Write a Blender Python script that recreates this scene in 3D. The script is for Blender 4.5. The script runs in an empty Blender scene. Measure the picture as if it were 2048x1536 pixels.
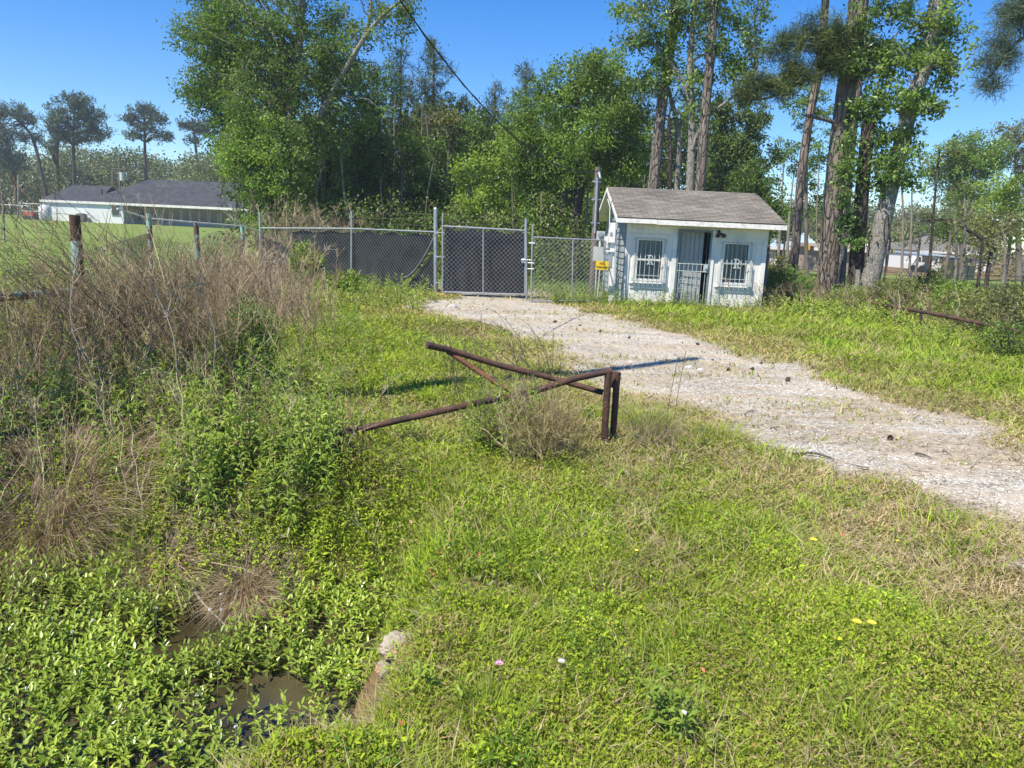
import bpy, math, random
import numpy as np
from mathutils import Matrix, Vector
random.seed(5)
rng = np.random.default_rng(11)
S = bpy.context.scene
COL = S.collection
PI = math.pi
R = math.radians
# ------------------------------------------------------------------ camera, sky, sun
FPX = 1538.0; PITCH = R(11.3); ROLL = 0.045; CZ = 1.8
cf = Vector((0, math.cos(PITCH), -math.sin(PITCH)))
r0 = Vector((1, 0, 0)); u0 = Vector((0, math.sin(PITCH), math.cos(PITCH)))
cr = math.cos(ROLL)*r0 + math.sin(ROLL)*u0
cu = math.cos(ROLL)*u0 - math.sin(ROLL)*r0
cam = bpy.data.cameras.new('camera'); camo = bpy.data.objects.new('camera', cam); COL.objects.link(camo)
camo.matrix_world = Matrix(((cr.x, cu.x, -cf.x, 0), (cr.y, cu.y, -cf.y, 0), (cr.z, cu.z, -cf.z, CZ), (0, 0, 0, 1)))
cam.sensor_width = 36; cam.lens = 36*FPX/2048; cam.clip_end = 4000; cam.clip_start = .05
S.camera = camo
SUN_AZ = math.atan2(.74, .67); SUN_EL = R(56)      # travel azimuth (from +Y towards +X), elevation
w = bpy.data.worlds.new('World'); S.world = w; w.use_nodes = True
nt = w.node_tree; bg = nt.nodes['Background']
sky = nt.nodes.new('ShaderNodeTexSky'); sky.sky_type = 'NISHITA'; sky.sun_disc = False
sky.sun_elevation = SUN_EL; sky.sun_rotation = PI + SUN_AZ
sky.air_density = 1.0; sky.dust_density = 0.0; sky.ozone_density = 3.0; sky.altitude = 1200
hs = nt.nodes.new('ShaderNodeHueSaturation'); hs.inputs['Saturation'].default_value = 1.45; hs.inputs['Hue'].default_value = .508
nt.links.new(sky.outputs[0], hs.inputs['Color']); nt.links.new(hs.outputs[0], bg.inputs[0]); bg.inputs[1].default_value = 0.11
sl = bpy.data.lights.new('sun', 'SUN'); sl.energy = 4.4; sl.angle = R(.5); sl.color = (1, .93, .8)
so = bpy.data.objects.new('sun', sl); COL.objects.link(so)
td = Vector((math.sin(SUN_AZ)*math.cos(SUN_EL), math.cos(SUN_AZ)*math.cos(SUN_EL), -math.sin(SUN_EL)))
so.rotation_euler = td.to_track_quat('-Z', 'Y').to_euler()
S.view_settings.view_transform = 'Standard'; S.view_settings.look = 'None'
S.view_settings.exposure = 0.82; S.view_settings.gamma = 1
try:
    S.cycles.max_bounces = 6; S.cycles.diffuse_bounces = 3; S.cycles.glossy_bounces = 2
    S.cycles.transmission_bounces = 4; S.cycles.transparent_max_bounces = 6
    S.cycles.caustics_reflective = False; S.cycles.caustics_refractive = False
    S.cycles.use_denoising = True; S.cycles.denoiser = 'OPENIMAGEDENOISE'; S.cycles.denoising_input_passes = 'RGB_ALBEDO_NORMAL'; S.cycles.denoising_prefilter = 'ACCURATE'
except Exception: pass

def ray(px, py): return cf*FPX + cr*(px-1024) + cu*(768-py)
def W(px, py, Y):
    d = ray(px, py); t = Y/d.y; return (d.x*t, Y, CZ+d.z*t)
def G(px, py, z=0):
    d = ray(px, py); t = (z-CZ)/d.z; return (d.x*t, d.y*t, z)

# ------------------------------------------------------------------ noise + fields
def sstep(a, b, x):
    t = np.clip((x-a)/(b-a), 0, 1); return t*t*(3-2*t)
_tab = np.random.default_rng(3).random((256, 256))
def vn(x, y, s=1., o=0):
    x = np.asarray(x, float)*s+o*17.3+1000; y = np.asarray(y, float)*s+o*7.7+1000
    xi = np.floor(x).astype(int); yi = np.floor(y).astype(int); fx = x-xi; fy = y-yi
    fx = fx*fx*(3-2*fx); fy = fy*fy*(3-2*fy)
    a = _tab[xi % 256, yi % 256]; b = _tab[(xi+1) % 256, yi % 256]; c = _tab[xi % 256, (yi+1) % 256]; d = _tab[(xi+1) % 256, (yi+1) % 256]
    return (a*(1-fx)+b*fx)*(1-fy)+(c*(1-fx)+d*fx)*fy
def fbm(x, y, s=1., o=0): return (vn(x, y, s, o)+.5*vn(x, y, 2.1*s, o+1)+.25*vn(x, y, 4.3*s, o+2))/1.75
def H(x, y):
    x = np.asarray(x, float); y = np.asarray(y, float)
    q = np.hypot(x, y)
    h = (fbm(x, y, .6)-.5)*.16*sstep(0, 3, q)*sstep(30, 12, q)
    prof = np.where(y > 3.75, sstep(5.75, 4.25, y), sstep(1.2, 2.2, y-.95*sstep(-1.1, -.72, x)))
    wx = sstep(-.3, -.8, x+(vn(x, y, 2, 5)-.5)*.3)
    h = h - .9*prof*wx
    h = h - .14*sstep(5.5, 3.5, y)*sstep(-.4, .5, x)*sstep(.5, 2, y)*sstep(3.6, 2., x)
    h = h + .5*sstep(35, 85, y)*sstep(5, -20, x) - .7*sstep(25, 90, y)*sstep(3, 25, x)
    g = sstep(-.2, .3, gsd(x, y))
    return h*(1-.6*g)
GP = [(-1.9, 20.0), (-2.6, 17.5), (-1.75, 15.6), (-.5, 14.4), (.3, 12.35), (.95, 10.02), (1.3, 8.41), (1.72, 7.34), (2.0, 6.44), (2.35, 5.74), (2.86, 5.3), (3.4, 4.75), (3.75, 4.2), (4.8, 3.6), (9, 2.4), (9, 7), (5.3, 7.4), (5.1, 9.1), (4.5, 9.96), (4.25, 11.9), (3.6, 13.9), (2.8, 15.9), (1.8, 18.4), (.6, 20.2), (.3, 24), (-1.9, 24)]
_gp = np.array(GP)
def gsd(x, y):                       # + inside the gravel, - outside, metres
    x = np.asarray(x, float); y = np.asarray(y, float)
    d = np.full(x.shape, 1e9); ins = np.zeros(x.shape, bool)
    n = len(_gp)
    for i in range(n):
        x1, y1 = _gp[i]; x2, y2 = _gp[(i+1) % n]
        ex, ey = x2-x1, y2-y1; t = np.clip(((x-x1)*ex+(y-y1)*ey)/(ex*ex+ey*ey), 0, 1)
        d = np.minimum(d, np.hypot(x-x1-t*ex, y-y1-t*ey))
        c = ((y1 > y) != (y2 > y)); xx = x1+(y-y1)*ex/(ey if ey else 1e-9)
        ins ^= c & (x < xx)
    return np.where(ins, d, -d)
def gravel_mask(x, y):
    return sstep(-.35, .6, gsd(x, y)+(fbm(x, y, 1.1, 3)-.5)*1.7)*(.82+.18*sstep(.62, .5, fbm(x*.6, y*1.6, 1.3, 52)))

# ------------------------------------------------------------------ mesh helpers
class M:
    def __init__(s): s.v = []; s.f = {3: [], 4: []}; s.a = []; s.n = 0
    def add(s, v, f3=None, f4=None, a=None):
        v = np.asarray(v, np.float32).reshape(-1, 3)
        s.v.append(v)
        if f3 is not None and len(f3): s.f[3].append(np.asarray(f3, np.int32).reshape(-1, 3)+s.n)
        if f4 is not None and len(f4): s.f[4].append(np.asarray(f4, np.int32).reshape(-1, 4)+s.n)
        s.a.append(np.full(len(v), .5, np.float32) if a is None else np.asarray(a, np.float32).reshape(-1))
        s.n += len(v); return s
    def box(s, x0, x1, y0, y1, z0, z1, a=.5):
        v = [(x, y, z) for x in (x0, x1) for y in (y0, y1) for z in (z0, z1)]
        return s.add(v, None, [(0, 1, 3, 2), (4, 6, 7, 5), (0, 4, 5, 1), (2, 3, 7, 6), (0, 2, 6, 4), (1, 5, 7, 3)], [a]*8)
    def obox(s, o, ax, ay, az):            # parallelepiped from corner o and three edge vectors
        o, ax, ay, az = [np.array(q, float) for q in (o, ax, ay, az)]
        v = [o+i*ax+j*ay+k*az for i in (0, 1) for j in (0, 1) for k in (0, 1)]
        return s.add(v, None, [(0, 1, 3, 2), (4, 6, 7, 5), (0, 4, 5, 1), (2, 3, 7, 6), (0, 2, 6, 4), (1, 5, 7, 3)])
    def tube(s, pts, rad, n=8, cap=True, a=.5, jit=0):
        P = np.array(pts, float)[None]; K = P.shape[1]
        r = np.full(K, rad, float) if np.isscalar(rad) else np.array(rad, float)
        return s.tubes(P, r[None], n, np.array([a]), cap, jit)
    def tubes(s, P, Rr, n=3, a=None, cap=False, jit=0):
        P = np.asarray(P, float); N, K, _ = P.shape; Rr = np.broadcast_to(np.asarray(Rr, float), (N, K))
        T = np.gradient(P, axis=1); T /= np.linalg.norm(T, axis=2, keepdims=True)+1e-9
        ref = np.zeros((N, 1, 3)); ref[..., 2] = 1
        m = np.abs(T[:, :1, 2:3]) > .8; ref = np.where(m, np.array([1., 0, 0]), ref)
        A = np.cross(T, ref); A /= np.linalg.norm(A, axis=2, keepdims=True)+1e-9
        B = np.cross(T, A)
        ang = np.arange(n)*2*PI/n
        rr = Rr[:, :, None, None]*(1+(rng.random((N, K, n, 1))-.5)*jit)
        V = P[:, :, None]+rr*(A[:, :, None]*np.cos(ang)[None, None, :, None]+B[:, :, None]*np.sin(ang)[None, None, :, None])
        idx = np.arange(N*K*n).reshape(N, K, n); nx = np.roll(idx, -1, axis=2)
        f4 = np.stack([idx[:, :-1], nx[:, :-1], nx[:, 1:], idx[:, 1:]], -1).reshape(-1, 4)
        V = V.reshape(-1, 3); f3 = None
        aa = np.repeat(np.full(N, .5) if a is None else a, K*n)
        if cap:
            V4 = V.reshape(N, K, n, 3); e0v, e1v = V4[:, 0].reshape(-1, 3), V4[:, -1].reshape(-1, 3)
            c = np.concatenate([P[:, 0], P[:, -1]]); base = N*K*n
            V = np.concatenate([V, c, e0v, e1v]); a1 = np.full(N, .5) if a is None else a
            aa = np.concatenate([aa, np.tile(a1, 2), np.tile(np.repeat(a1, n), 2)])
            rb = base+2*N; ring = [rb+np.arange(N*n).reshape(N, n), rb+N*n+np.arange(N*n).reshape(N, n)]
            l = []
            for k, row in ((0, 0), (1, K-1)):
                ci = base+k*N+np.arange(N)[:, None]+np.zeros((1, n), int)
                e0 = ring[k]; e1 = np.roll(e0, -1, 1)
                l.append(np.stack([ci, e1, e0] if k == 0 else [ci, e0, e1], -1).reshape(-1, 3))
            f3 = np.concatenate(l)
        return s.add(V, f3, f4, aa)
    def blades(s, pos, h, wd, lean, v, k=0.6):
        """grass blades: pos (N,3), height, width, lean (N,2) horizontal displacement of the tip"""
        N = len(pos); th = rng.random(N)*2*PI
        sd = np.stack([np.cos(th), np.sin(th), np.zeros(N)], 1)*(wd/2)[:, None]
        L3 = np.concatenate([lean, np.zeros((N, 1))], 1)
        mid = pos+L3*.3; mid[:, 2] += h*k
        tip = pos+L3; tip[:, 2] += h
        V = np.stack([pos-sd, pos+sd, mid+sd*.8, mid-sd*.8, tip], 1).reshape(-1, 3)
        b = np.arange(N)[:, None]*5
        return s.add(V, b+np.array([[3, 2, 4]]), b+np.array([[0, 1, 2, 3]]), np.repeat(v, 5))
    def leaves(s, pos, d, nrm, L, Wd, v, fold=.2, drop=.1, kind=4):
        N = len(pos); d = d/(np.linalg.norm(d, axis=1, keepdims=True)+1e-9)
        sd = np.cross(d, nrm); sd /= np.linalg.norm(sd, axis=1, keepdims=True)+1e-9
        nn = np.cross(sd, d); L = (np.zeros(N)+L)[:, None]; Wd = (np.zeros(N)+Wd)[:, None]
        t = pos+d*L-nn*L*drop
        if kind == 4:
            l = pos+d*L*.45+sd*Wd*.5+nn*fold*Wd; r = pos+d*L*.45-sd*Wd*.5+nn*fold*Wd
            V = np.stack([pos, r, t, l], 1).reshape(-1, 3)
            b = np.arange(N)[:, None]*4
            return s.add(V, np.concatenate([b+np.array([[0, 1, 2]]), b+np.array([[0, 2, 3]])]), None, np.repeat(v, 4))
        if kind == 1:
            l = pos+d*L*.45+sd*Wd*.5+nn*fold*Wd; r = pos+d*L*.45-sd*Wd*.5+nn*fold*Wd
            V = np.stack([pos, r, t, l], 1).reshape(-1, 3)
            return s.add(V, None, np.arange(N*4).reshape(-1, 4), np.repeat(v, 4))
        m = pos+d*L*.5+nn*L*drop*.6
        l1 = pos+d*L*.28+sd*Wd*.42+nn*fold*Wd; l2 = pos+d*L*.68+sd*Wd*.42+nn*(fold*Wd); r1 = pos+d*L*.28-sd*Wd*.42+nn*fold*Wd; r2 = pos+d*L*.68-sd*Wd*.42+nn*(fold*Wd)
        V = np.stack([pos, r1, r2, t, l2, l1, m], 1).reshape(-1, 3); b = np.arange(N)[:, None]*7
        return s.add(V, np.concatenate([b+np.array([[0, 1, 6]]), b+np.array([[2, 3, 6]]), b+np.array([[3, 4, 6]]), b+np.array([[5, 0, 6]]), b+np.array([[1, 2, 6]]), b+np.array([[4, 5, 6]])]), None, np.repeat(v, 7))
    def build(s, name, mat, parent=None, smooth=False, loc=None):
        me = bpy.data.meshes.new(name)
        V = np.concatenate(s.v) if s.v else np.zeros((0, 3), np.float32)
        if loc is not None: V = V-np.array(loc, np.float32)
        me.vertices.add(len(V)); me.vertices.foreach_set('co', V.ravel().astype(np.float32))
        F3 = np.concatenate(s.f[3]) if s.f[3] else np.zeros((0, 3), np.int32)
        F4 = np.concatenate(s.f[4]) if s.f[4] else np.zeros((0, 4), np.int32)
        li = np.concatenate([F3.ravel(), F4.ravel()]); me.loops.add(len(li)); me.loops.foreach_set('vertex_index', li.astype(np.int32))
        st = np.concatenate([np.arange(len(F3))*3, len(F3)*3+np.arange(len(F4))*4]).astype(np.int32)
        me.polygons.add(len(st)); me.polygons.foreach_set('loop_start', st)
        try: me.polygons.foreach_set('loop_total', np.concatenate([np.full(len(F3), 3), np.full(len(F4), 4)]).astype(np.int32))
        except Exception: pass
        me.polygons.foreach_set('use_smooth', np.full(len(st), bool(smooth)))
        at = me.attributes.new('v', 'FLOAT', 'POINT'); at.data.foreach_set('value', np.concatenate(s.a).astype(np.float32) if s.a else np.zeros(0, np.float32))
        me.update(calc_edges=True)
        if mat: me.materials.append(mat)
        o = bpy.data.objects.new(name, me); COL.objects.link(o)
        if loc is not None and parent is None: o.location = loc
        if parent is not None:
            o.parent = parent
            o.location = (Vector(loc) if loc is not None else Vector((0, 0, 0)))-Vector(parent.get('_w', (0, 0, 0)))
        return o
def tag(o, label=None, cat=None, group=None, kind=None):
    if label: o['label'] = label
    if cat: o['category'] = cat
    if group: o['group'] = group
    if kind: o['kind'] = kind
    return o
ROOTS = []
def root(name, loc, label, cat, group=None):
    o = bpy.data.objects.new(name, None); COL.objects.link(o); o.location = loc; o.empty_display_size = .2
    o['_w'] = tuple(float(q) for q in loc); ROOTS.append(o)
    return tag(o, label, cat, group)
def gz(x, y): return float(H(np.array([x]), np.array([y]))[0])
def unit(N, up=0.0):
    d = rng.normal(size=(N, 3)); d /= np.linalg.norm(d, axis=1, keepdims=True); d[:, 2] += up
    return d/np.linalg.norm(d, axis=1, keepdims=True)

# ------------------------------------------------------------------ materials
def newmat(name):
    m = bpy.data.materials.new(name); m.use_nodes = True; n = m.node_tree; n.nodes.clear()
    out = n.nodes.new('ShaderNodeOutputMaterial'); return m, n, out
def N(n, t, **k):
    x = n.nodes.new(t)
    for a, b in k.items():
        if a in ('inp',):
            for i, val in b.items(): x.inputs[i].default_value = val
        else: setattr(x, a, b)
    return x
def ramp(n, stops, fac=None):
    r = n.nodes.new('ShaderNodeValToRGB'); e = r.color_ramp.elements
    while len(e) < len(stops): e.new(.5)
    for el, (p, c) in zip(e, stops): el.position = p; el.color = (c[0], c[1], c[2], 1) if not np.isscalar(c) else (c, c, c, 1)
    if fac is not None: n.links.new(fac, r.inputs[0])
    return r
def mix(n, f, a, b, typ='MIX'):
    x = n.nodes.new('ShaderNodeMix'); x.data_type = 'RGBA'; x.blend_type = typ
    for s, val in ((0, f), (6, a), (7, b)):
        if hasattr(val, 'is_linked') or hasattr(val, 'links'): n.links.new(val, x.inputs[s])
        else: x.inputs[s].default_value = val if s == 0 else (val[0], val[1], val[2], 1)
    return x.outputs[2]
def noise(n, scale, det=3, rough=.55, coord='Object', stretch=None, w=None):
    tc = n.nodes.new('ShaderNodeTexCoord'); nz = n.nodes.new('ShaderNodeTexNoise'); nz.inputs['Scale'].default_value = scale
    nz.inputs['Detail'].default_value = det; nz.inputs['Roughness'].default_value = rough
    src = tc.outputs[coord]
    if stretch:
        mp = n.nodes.new('ShaderNodeMapping'); mp.inputs['Scale'].default_value = stretch; n.links.new(src, mp.inputs[0]); src = mp.outputs[0]
    n.links.new(src, nz.inputs['Vector']); return nz.outputs[0]
def leafmat(name, stops, trans=.35, rough=.45, ns=.5, spec=.35, dim=(.8, 1.2)):
    m, n, out = newmat(name)
    at = N(n, 'ShaderNodeAttribute', attribute_name='v')
    c = ramp(n, stops, at.outputs['Fac']).outputs[0]
    nz = ramp(n, [(.35, dim[0]), (.65, dim[1])], noise(n, ns, 2)).outputs[0]
    c = mix(n, 1.0, c, nz, 'MULTIPLY')
    p = N(n, 'ShaderNodeBsdfPrincipled'); n.links.new(c, p.inputs['Base Color']); p.inputs['Roughness'].default_value = rough
    p.inputs['Specular IOR Level'].default_value = spec
    t = N(n, 'ShaderNodeBsdfTranslucent')
    c2 = mix(n, 1.0, c, (1.25, 1.2, .55), 'MULTIPLY'); n.links.new(c2, t.inputs[0])
    ms = N(n, 'ShaderNodeMixShader'); ms.inputs[0].default_value = trans
    n.links.new(p.outputs[0], ms.inputs[1]); n.links.new(t.outputs[0], ms.inputs[2]); n.links.new(ms.outputs[0], out.inputs[0])
    return m
def surf(name, c1, c2=None, scale=5, rough=.7, bump=0, bscale=None, stretch=None, metal=0, spec=.4, det=4, c3=None, s3=1.5, lo=.35, hi=.65):
    m, n, out = newmat(name)
    p = N(n, 'ShaderNodeBsdfPrincipled'); p.inputs['Roughness'].default_value = rough; p.inputs['Metallic'].default_value = metal
    p.inputs['Specular IOR Level'].default_value = spec
    c2 = c2 or tuple(q*.8 for q in c1)
    c = ramp(n, [(lo, c1), (hi, c2)], noise(n, scale, det, stretch=stretch)).outputs[0]
    if c3: c = mix(n, ramp(n, [(.5, 0.), (.62, 1.)], noise(n, s3, 4)).outputs[0], c, c3)
    n.links.new(c, p.inputs['Base Color'])
    if bump:
        b = N(n, 'ShaderNodeBump'); b.inputs['Strength'].default_value = bump; b.inputs['Distance'].default_value = .02
        n.links.new(noise(n, bscale or scale*3, 4, stretch=stretch), b.inputs['Height']); n.links.new(b.outputs[0], p.inputs['Normal'])
    n.links.new(p.outputs[0], out.inputs[0]); return m
def barkmat(name, c1, c2, vs=9, st=(1, 1, .22), bump=1.0, moss=None):
    m, n, out = newmat(name)
    p = N(n, 'ShaderNodeBsdfPrincipled'); p.inputs['Roughness'].default_value = .9; p.inputs['Specular IOR Level'].default_value = .15
    tc = N(n, 'ShaderNodeTexCoord'); mp = N(n, 'ShaderNodeMapping'); mp.inputs['Scale'].default_value = st
    n.links.new(tc.outputs['Object'], mp.inputs[0])
    nz = N(n, 'ShaderNodeTexNoise'); nz.inputs['Scale'].default_value = vs*.7; n.links.new(mp.outputs[0], nz.inputs['Vector'])
    mv = N(n, 'ShaderNodeMix'); mv.data_type = 'VECTOR'; mv.inputs[0].default_value = .12
    n.links.new(mp.outputs[0], mv.inputs[4]); n.links.new(nz.outputs['Color'], mv.inputs[5])
    vo = N(n, 'ShaderNodeTexVoronoi'); vo.feature = 'DISTANCE_TO_EDGE'; vo.inputs['Scale'].default_value = vs
    n.links.new(mv.outputs[1], vo.inputs['Vector'])
    e = ramp(n, [(.0, 0.), (.14, 1.)], vo.outputs['Distance']).outputs[0]
    cc = ramp(n, [(.3, c1), (.7, c2)], noise(n, 3, 5)).outputs[0]
    c = mix(n, e, tuple(q*.55 for q in c1), cc)
    c = mix(n, ramp(n, [(.4, 0.), (.7, .5)], noise(n, 30, 3)).outputs[0], c, tuple(min(1, q*1.5) for q in c2))
    if moss: c = mix(n, ramp(n, [(.5, 0.), (.6, .8)], noise(n, 1.7, 4)).outputs[0], c, moss)
    n.links.new(c, p.inputs['Base Color'])
    b = N(n, 'ShaderNodeBump'); b.inputs['Strength'].default_value = bump; b.inputs['Distance'].default_value = .04
    n.links.new(e, b.inputs['Height']); n.links.new(b.outputs[0], p.inputs['Normal'])
    n.links.new(p.outputs[0], out.inputs[0]); return m
T = {}
T['cover'] = leafmat('ground_cover', [(0, (.5, .38, .2)), (.2, (.4, .33, .11)), (.4, (.25, .29, .045)), (.62, (.32, .43, .035)), (.82, (.46, .57, .05)), (1, (.12, .22, .03))], .3, ns=.8, spec=.12, rough=.6)
T['grass'] = leafmat('grass_blade', [(0, (.54, .43, .25)), (.22, (.42, .36, .16)), (.42, (.27, .3, .065)), (.65, (.27, .38, .045)), (.85, (.4, .52, .06)), (1, (.11, .22, .035))], .25, ns=.6, spec=.1, rough=.65)
T['lawn'] = leafmat('lawn_blade', [(0, (.22, .22, .09)), (.5, (.11, .18, .04)), (1, (.16, .25, .05))], .25)
T['weed'] = leafmat('water_weed', [(0, (.12, .2, .025)), (.5, (.29, .4, .05)), (1, (.48, .58, .1))], .3, rough=.32, ns=1.4, spec=.5)
T['forb'] = leafmat('forb_leaf', [(0, (.1, .15, .03)), (.5, (.22, .32, .045)), (1, (.4, .5, .08))], .35, rough=.38, ns=1.5)
T['stem'] = surf('green_stem', (.16, .2, .06), (.22, .16, .08), 6)
T['straw'] = leafmat('dry_grass', [(0, (.2, .14, .08)), (.5, (.36, .28, .17)), (1, (.52, .43, .29))], .15, rough=.7, ns=2)
T['twig'] = leafmat('dead_twig', [(0, (.09, .062, .036)), (.5, (.23, .165, .095)), (1, (.46, .37, .23))], .0, rough=.85, ns=2)
T['twigp'] = leafmat('pinkish_dead_twig', [(0, (.18, .12, .07)), (.5, (.36, .265, .165)), (1, (.56, .46, .32))], .0, rough=.85, ns=2)
T['hard'] = leafmat('hardwood_leaf', [(0, (.045, .08, .02)), (.5, (.11, .19, .035)), (1, (.24, .36, .055))], .35, ns=.35)
T['hardy'] = leafmat('young_leaf', [(0, (.1, .15, .03)), (.5, (.22, .34, .045)), (1, (.38, .5, .08))], .4, ns=.35)
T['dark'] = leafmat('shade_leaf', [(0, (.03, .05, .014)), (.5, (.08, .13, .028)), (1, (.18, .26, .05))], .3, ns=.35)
T['olive'] = leafmat('olive_leaf', [(0, (.08, .085, .03)), (.5, (.17, .19, .055)), (1, (.3, .33, .1))], .3, ns=.35)
T['ivy'] = leafmat('broad_leaf', [(0, (.045, .085, .025)), (.5, (.12, .21, .045)), (1, (.28, .4, .09))], .35, rough=.35, ns=.6)
T['pine'] = leafmat('pine_needle', [(0, (.025, .045, .015)), (.5, (.085, .12, .03)), (1, (.22, .26, .06))], .15, rough=.5, ns=.6)
T['farpine'] = leafmat('far_pine_needle', [(0, (.04, .065, .04)), (.5, (.075, .11, .07)), (1, (.15, .2, .11))], .15, rough=.6, ns=.1)  # distance haze put into the needle colour: greyer, bluer green
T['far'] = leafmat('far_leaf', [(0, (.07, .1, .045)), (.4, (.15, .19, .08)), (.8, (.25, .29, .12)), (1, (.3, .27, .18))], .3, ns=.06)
T['bark_pine'] = barkmat('pine_bark', (.13, .105, .09), (.27, .23, .2), 9)
T['bark_dark'] = barkmat('dark_bark', (.05, .04, .033), (.12, .1, .08), 9)
T['bark_grey'] = barkmat('grey_bark', (.2, .185, .16), (.33, .31, .27), 18, (1, 1, .3), .5)
T['bark_far'] = surf('far_bark', (.12, .1, .085), (.2, .17, .14), 2)
T['bark_pale'] = surf('pale_bark', (.3, .26, .21), (.2, .17, .13), 4)
T['rust'] = surf('rusty_pipe', (.075, .042, .032), (.13, .07, .05), 14, .8, .5, 40, spec=.2, c3=(.06, .04, .035), s3=4)
T['rustbright'] = surf('orange_rust', (.22, .1, .055), (.13, .065, .042), 12, .8, .4, 40, spec=.2)
T['zinc'] = surf('galvanised_steel', (.5, .52, .53), (.36, .38, .4), 8, .45, metal=.6)
T['wire'] = surf('galvanised_wire', (.36, .38, .39), (.26, .27, .28), 3, .5, metal=.4)
T['wiredull'] = surf('weathered_wire', (.16, .15, .14), (.1, .09, .085), 5, .7, metal=.2)
T['white'] = surf('white_painted_wood', (.86, .82, .75), (.77, .74, .68), 3, .6, .15, 12, stretch=(8, 8, .6), c3=(.66, .65, .62), s3=2.2)
T['whiterough'] = surf('peeling_white_paint', (.86, .83, .77), (.62, .58, .5), 7, .75, .35, 20, lo=.45, hi=.7)
T['pgrey'] = surf('grey_door_paint', (.43, .44, .42), (.36, .37, .36), 3, .6)
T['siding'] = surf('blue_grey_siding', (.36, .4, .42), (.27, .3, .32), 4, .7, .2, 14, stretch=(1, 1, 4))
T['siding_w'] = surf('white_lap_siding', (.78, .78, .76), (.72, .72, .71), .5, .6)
T['ironpale'] = surf('pale_painted_iron', (.56, .6, .58), (.44, .49, .48), 15, .5, metal=.1)
T['irongreen'] = surf('grey_green_iron', (.2, .25, .26), (.13, .17, .18), 15, .5)
T['darkin'] = surf('dark_interior', (.02, .025, .03), (.03, .035, .04), 2, .8)
T['blind'] = surf('grey_blind', (.52, .5, .46), (.42, .4, .37), 4, .7)
T['meter'] = surf('grey_meter_enamel', (.56, .57, .55), (.48, .49, .48), 5, .4)
T['black'] = surf('black_iron', (.03, .03, .03), (.05, .045, .04), 8, .6)
T['wood_pole'] = surf('weathered_pole_wood', (.2, .17, .14), (.12, .1, .085), 4, .9, .5, 12, stretch=(6, 6, .5))
T['yellow'] = surf('yellow_sign', (.85, .55, .02), (.8, .5, .02), 3, .5)
T['petal'] = surf('yellow_petal', (.85, .78, .08), (.8, .66, .04), 30, .5)
T['petalw'] = surf('white_blossom', (.82, .82, .78), (.7, .7, .68), 30, .6)
T['petalp'] = surf('pink_blossom', (.5, .22, .3), (.6, .4, .5), 60, .6)
T['petall'] = surf('lilac_blossom', (.6, .52, .72), (.7, .65, .8), 60, .6)
T['redleaf'] = surf('red_withered_leaf', (.4, .1, .05), (.5, .2, .08), 20, .6)
T['cone'] = surf('pine_cone_brown', (.09, .065, .05), (.05, .038, .03), 30, .85)
T['stick'] = surf('weathered_stick', (.12, .1, .09), (.07, .06, .055), 10, .9)
T['paleStick'] = surf('bleached_stick', (.5, .43, .34), (.38, .32, .25), 10, .8)
T['stone'] = surf('pale_limestone', (.55, .53, .49), (.42, .4, .37), 8, .9, .5, 20)
T['concrete'] = surf('broken_concrete', (.4, .35, .27), (.26, .22, .17), 9, .9, .8, 30, c3=(.4, .24, .14), s3=4)
T['cable'] = surf('black_cable', (.02, .02, .02), (.03, .03, .03), 2, .6)
def posgreen():
    m, n, out = newmat('flaking_green_paint')
    p = N(n, 'ShaderNodeBsdfPrincipled'); p.inputs['Roughness'].default_value = .7
    c = mix(n, ramp(n, [(.47, 0.), (.53, 1.)], noise(n, 7, 6)).outputs[0], (.3, .47, .38), (.13, .065, .045))
    n.links.new(c, p.inputs['Base Color']); n.links.new(p.outputs[0], out.inputs[0]); return m
T['greenpaint'] = posgreen()
def shingle(name, c1, c2, c3, sc=1.0):
    m, n, out = newmat(name)
    p = N(n, 'ShaderNodeBsdfPrincipled'); p.inputs['Roughness'].default_value = .95; p.inputs['Specular IOR Level'].default_value = .15
    tc = N(n, 'ShaderNodeTexCoord'); mp = N(n, 'ShaderNodeMapping'); mp.inputs['Scale'].default_value = (sc, sc, sc)
    n.links.new(tc.outputs['Object'], mp.inputs[0])
    br = N(n, 'ShaderNodeTexBrick'); br.inputs['Scale'].default_value = 1; br.inputs['Brick Width'].default_value = .32; br.inputs['Row Height'].default_value = .14
    br.inputs['Mortar Size'].default_value = .008; br.inputs['Color1'].default_value = (*c1, 1); br.inputs['Color2'].default_value = (*c2, 1); br.inputs['Mortar'].default_value = (*c3, 1)
    br.inputs['Bias'].default_value = .1
    n.links.new(mp.outputs[0], br.inputs['Vector'])
    c = mix(n, 1., br.outputs[0], ramp(n, [(.35, .8), (.65, 1.15)], noise(n, 1.2, 5)).outputs[0], 'MULTIPLY')
    c = mix(n, 1., c, ramp(n, [(.3, .8), (.7, 1.2)], noise(n, 60, 2)).outputs[0], 'MULTIPLY')
    n.links.new(c, p.inputs['Base Color']); n.links.new(p.outputs[0], out.inputs[0]); return m
T['shingle'] = shingle('brown_shingles', (.29, .26, .225), (.2, .18, .155), (.11, .09, .08))
T['shingle_dark'] = shingle('charcoal_shingles', (.075, .08, .09), (.055, .058, .066), (.04, .04, .045), .6)
T['shingle_grey'] = shingle('grey_shingles', (.22, .2, .18), (.17, .16, .15), (.1, .1, .1), .6)
T['metalroof'] = surf('pale_blue_metal_roof', (.42, .52, .56), (.38, .47, .52), 1, .4)
T['plywood'] = surf('orange_plywood', (.55, .36, .14), (.48, .3, .11), .8, .7)
T['tan'] = surf('tan_panel', (.36, .29, .23), (.28, .22, .17), .9, .8)
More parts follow.
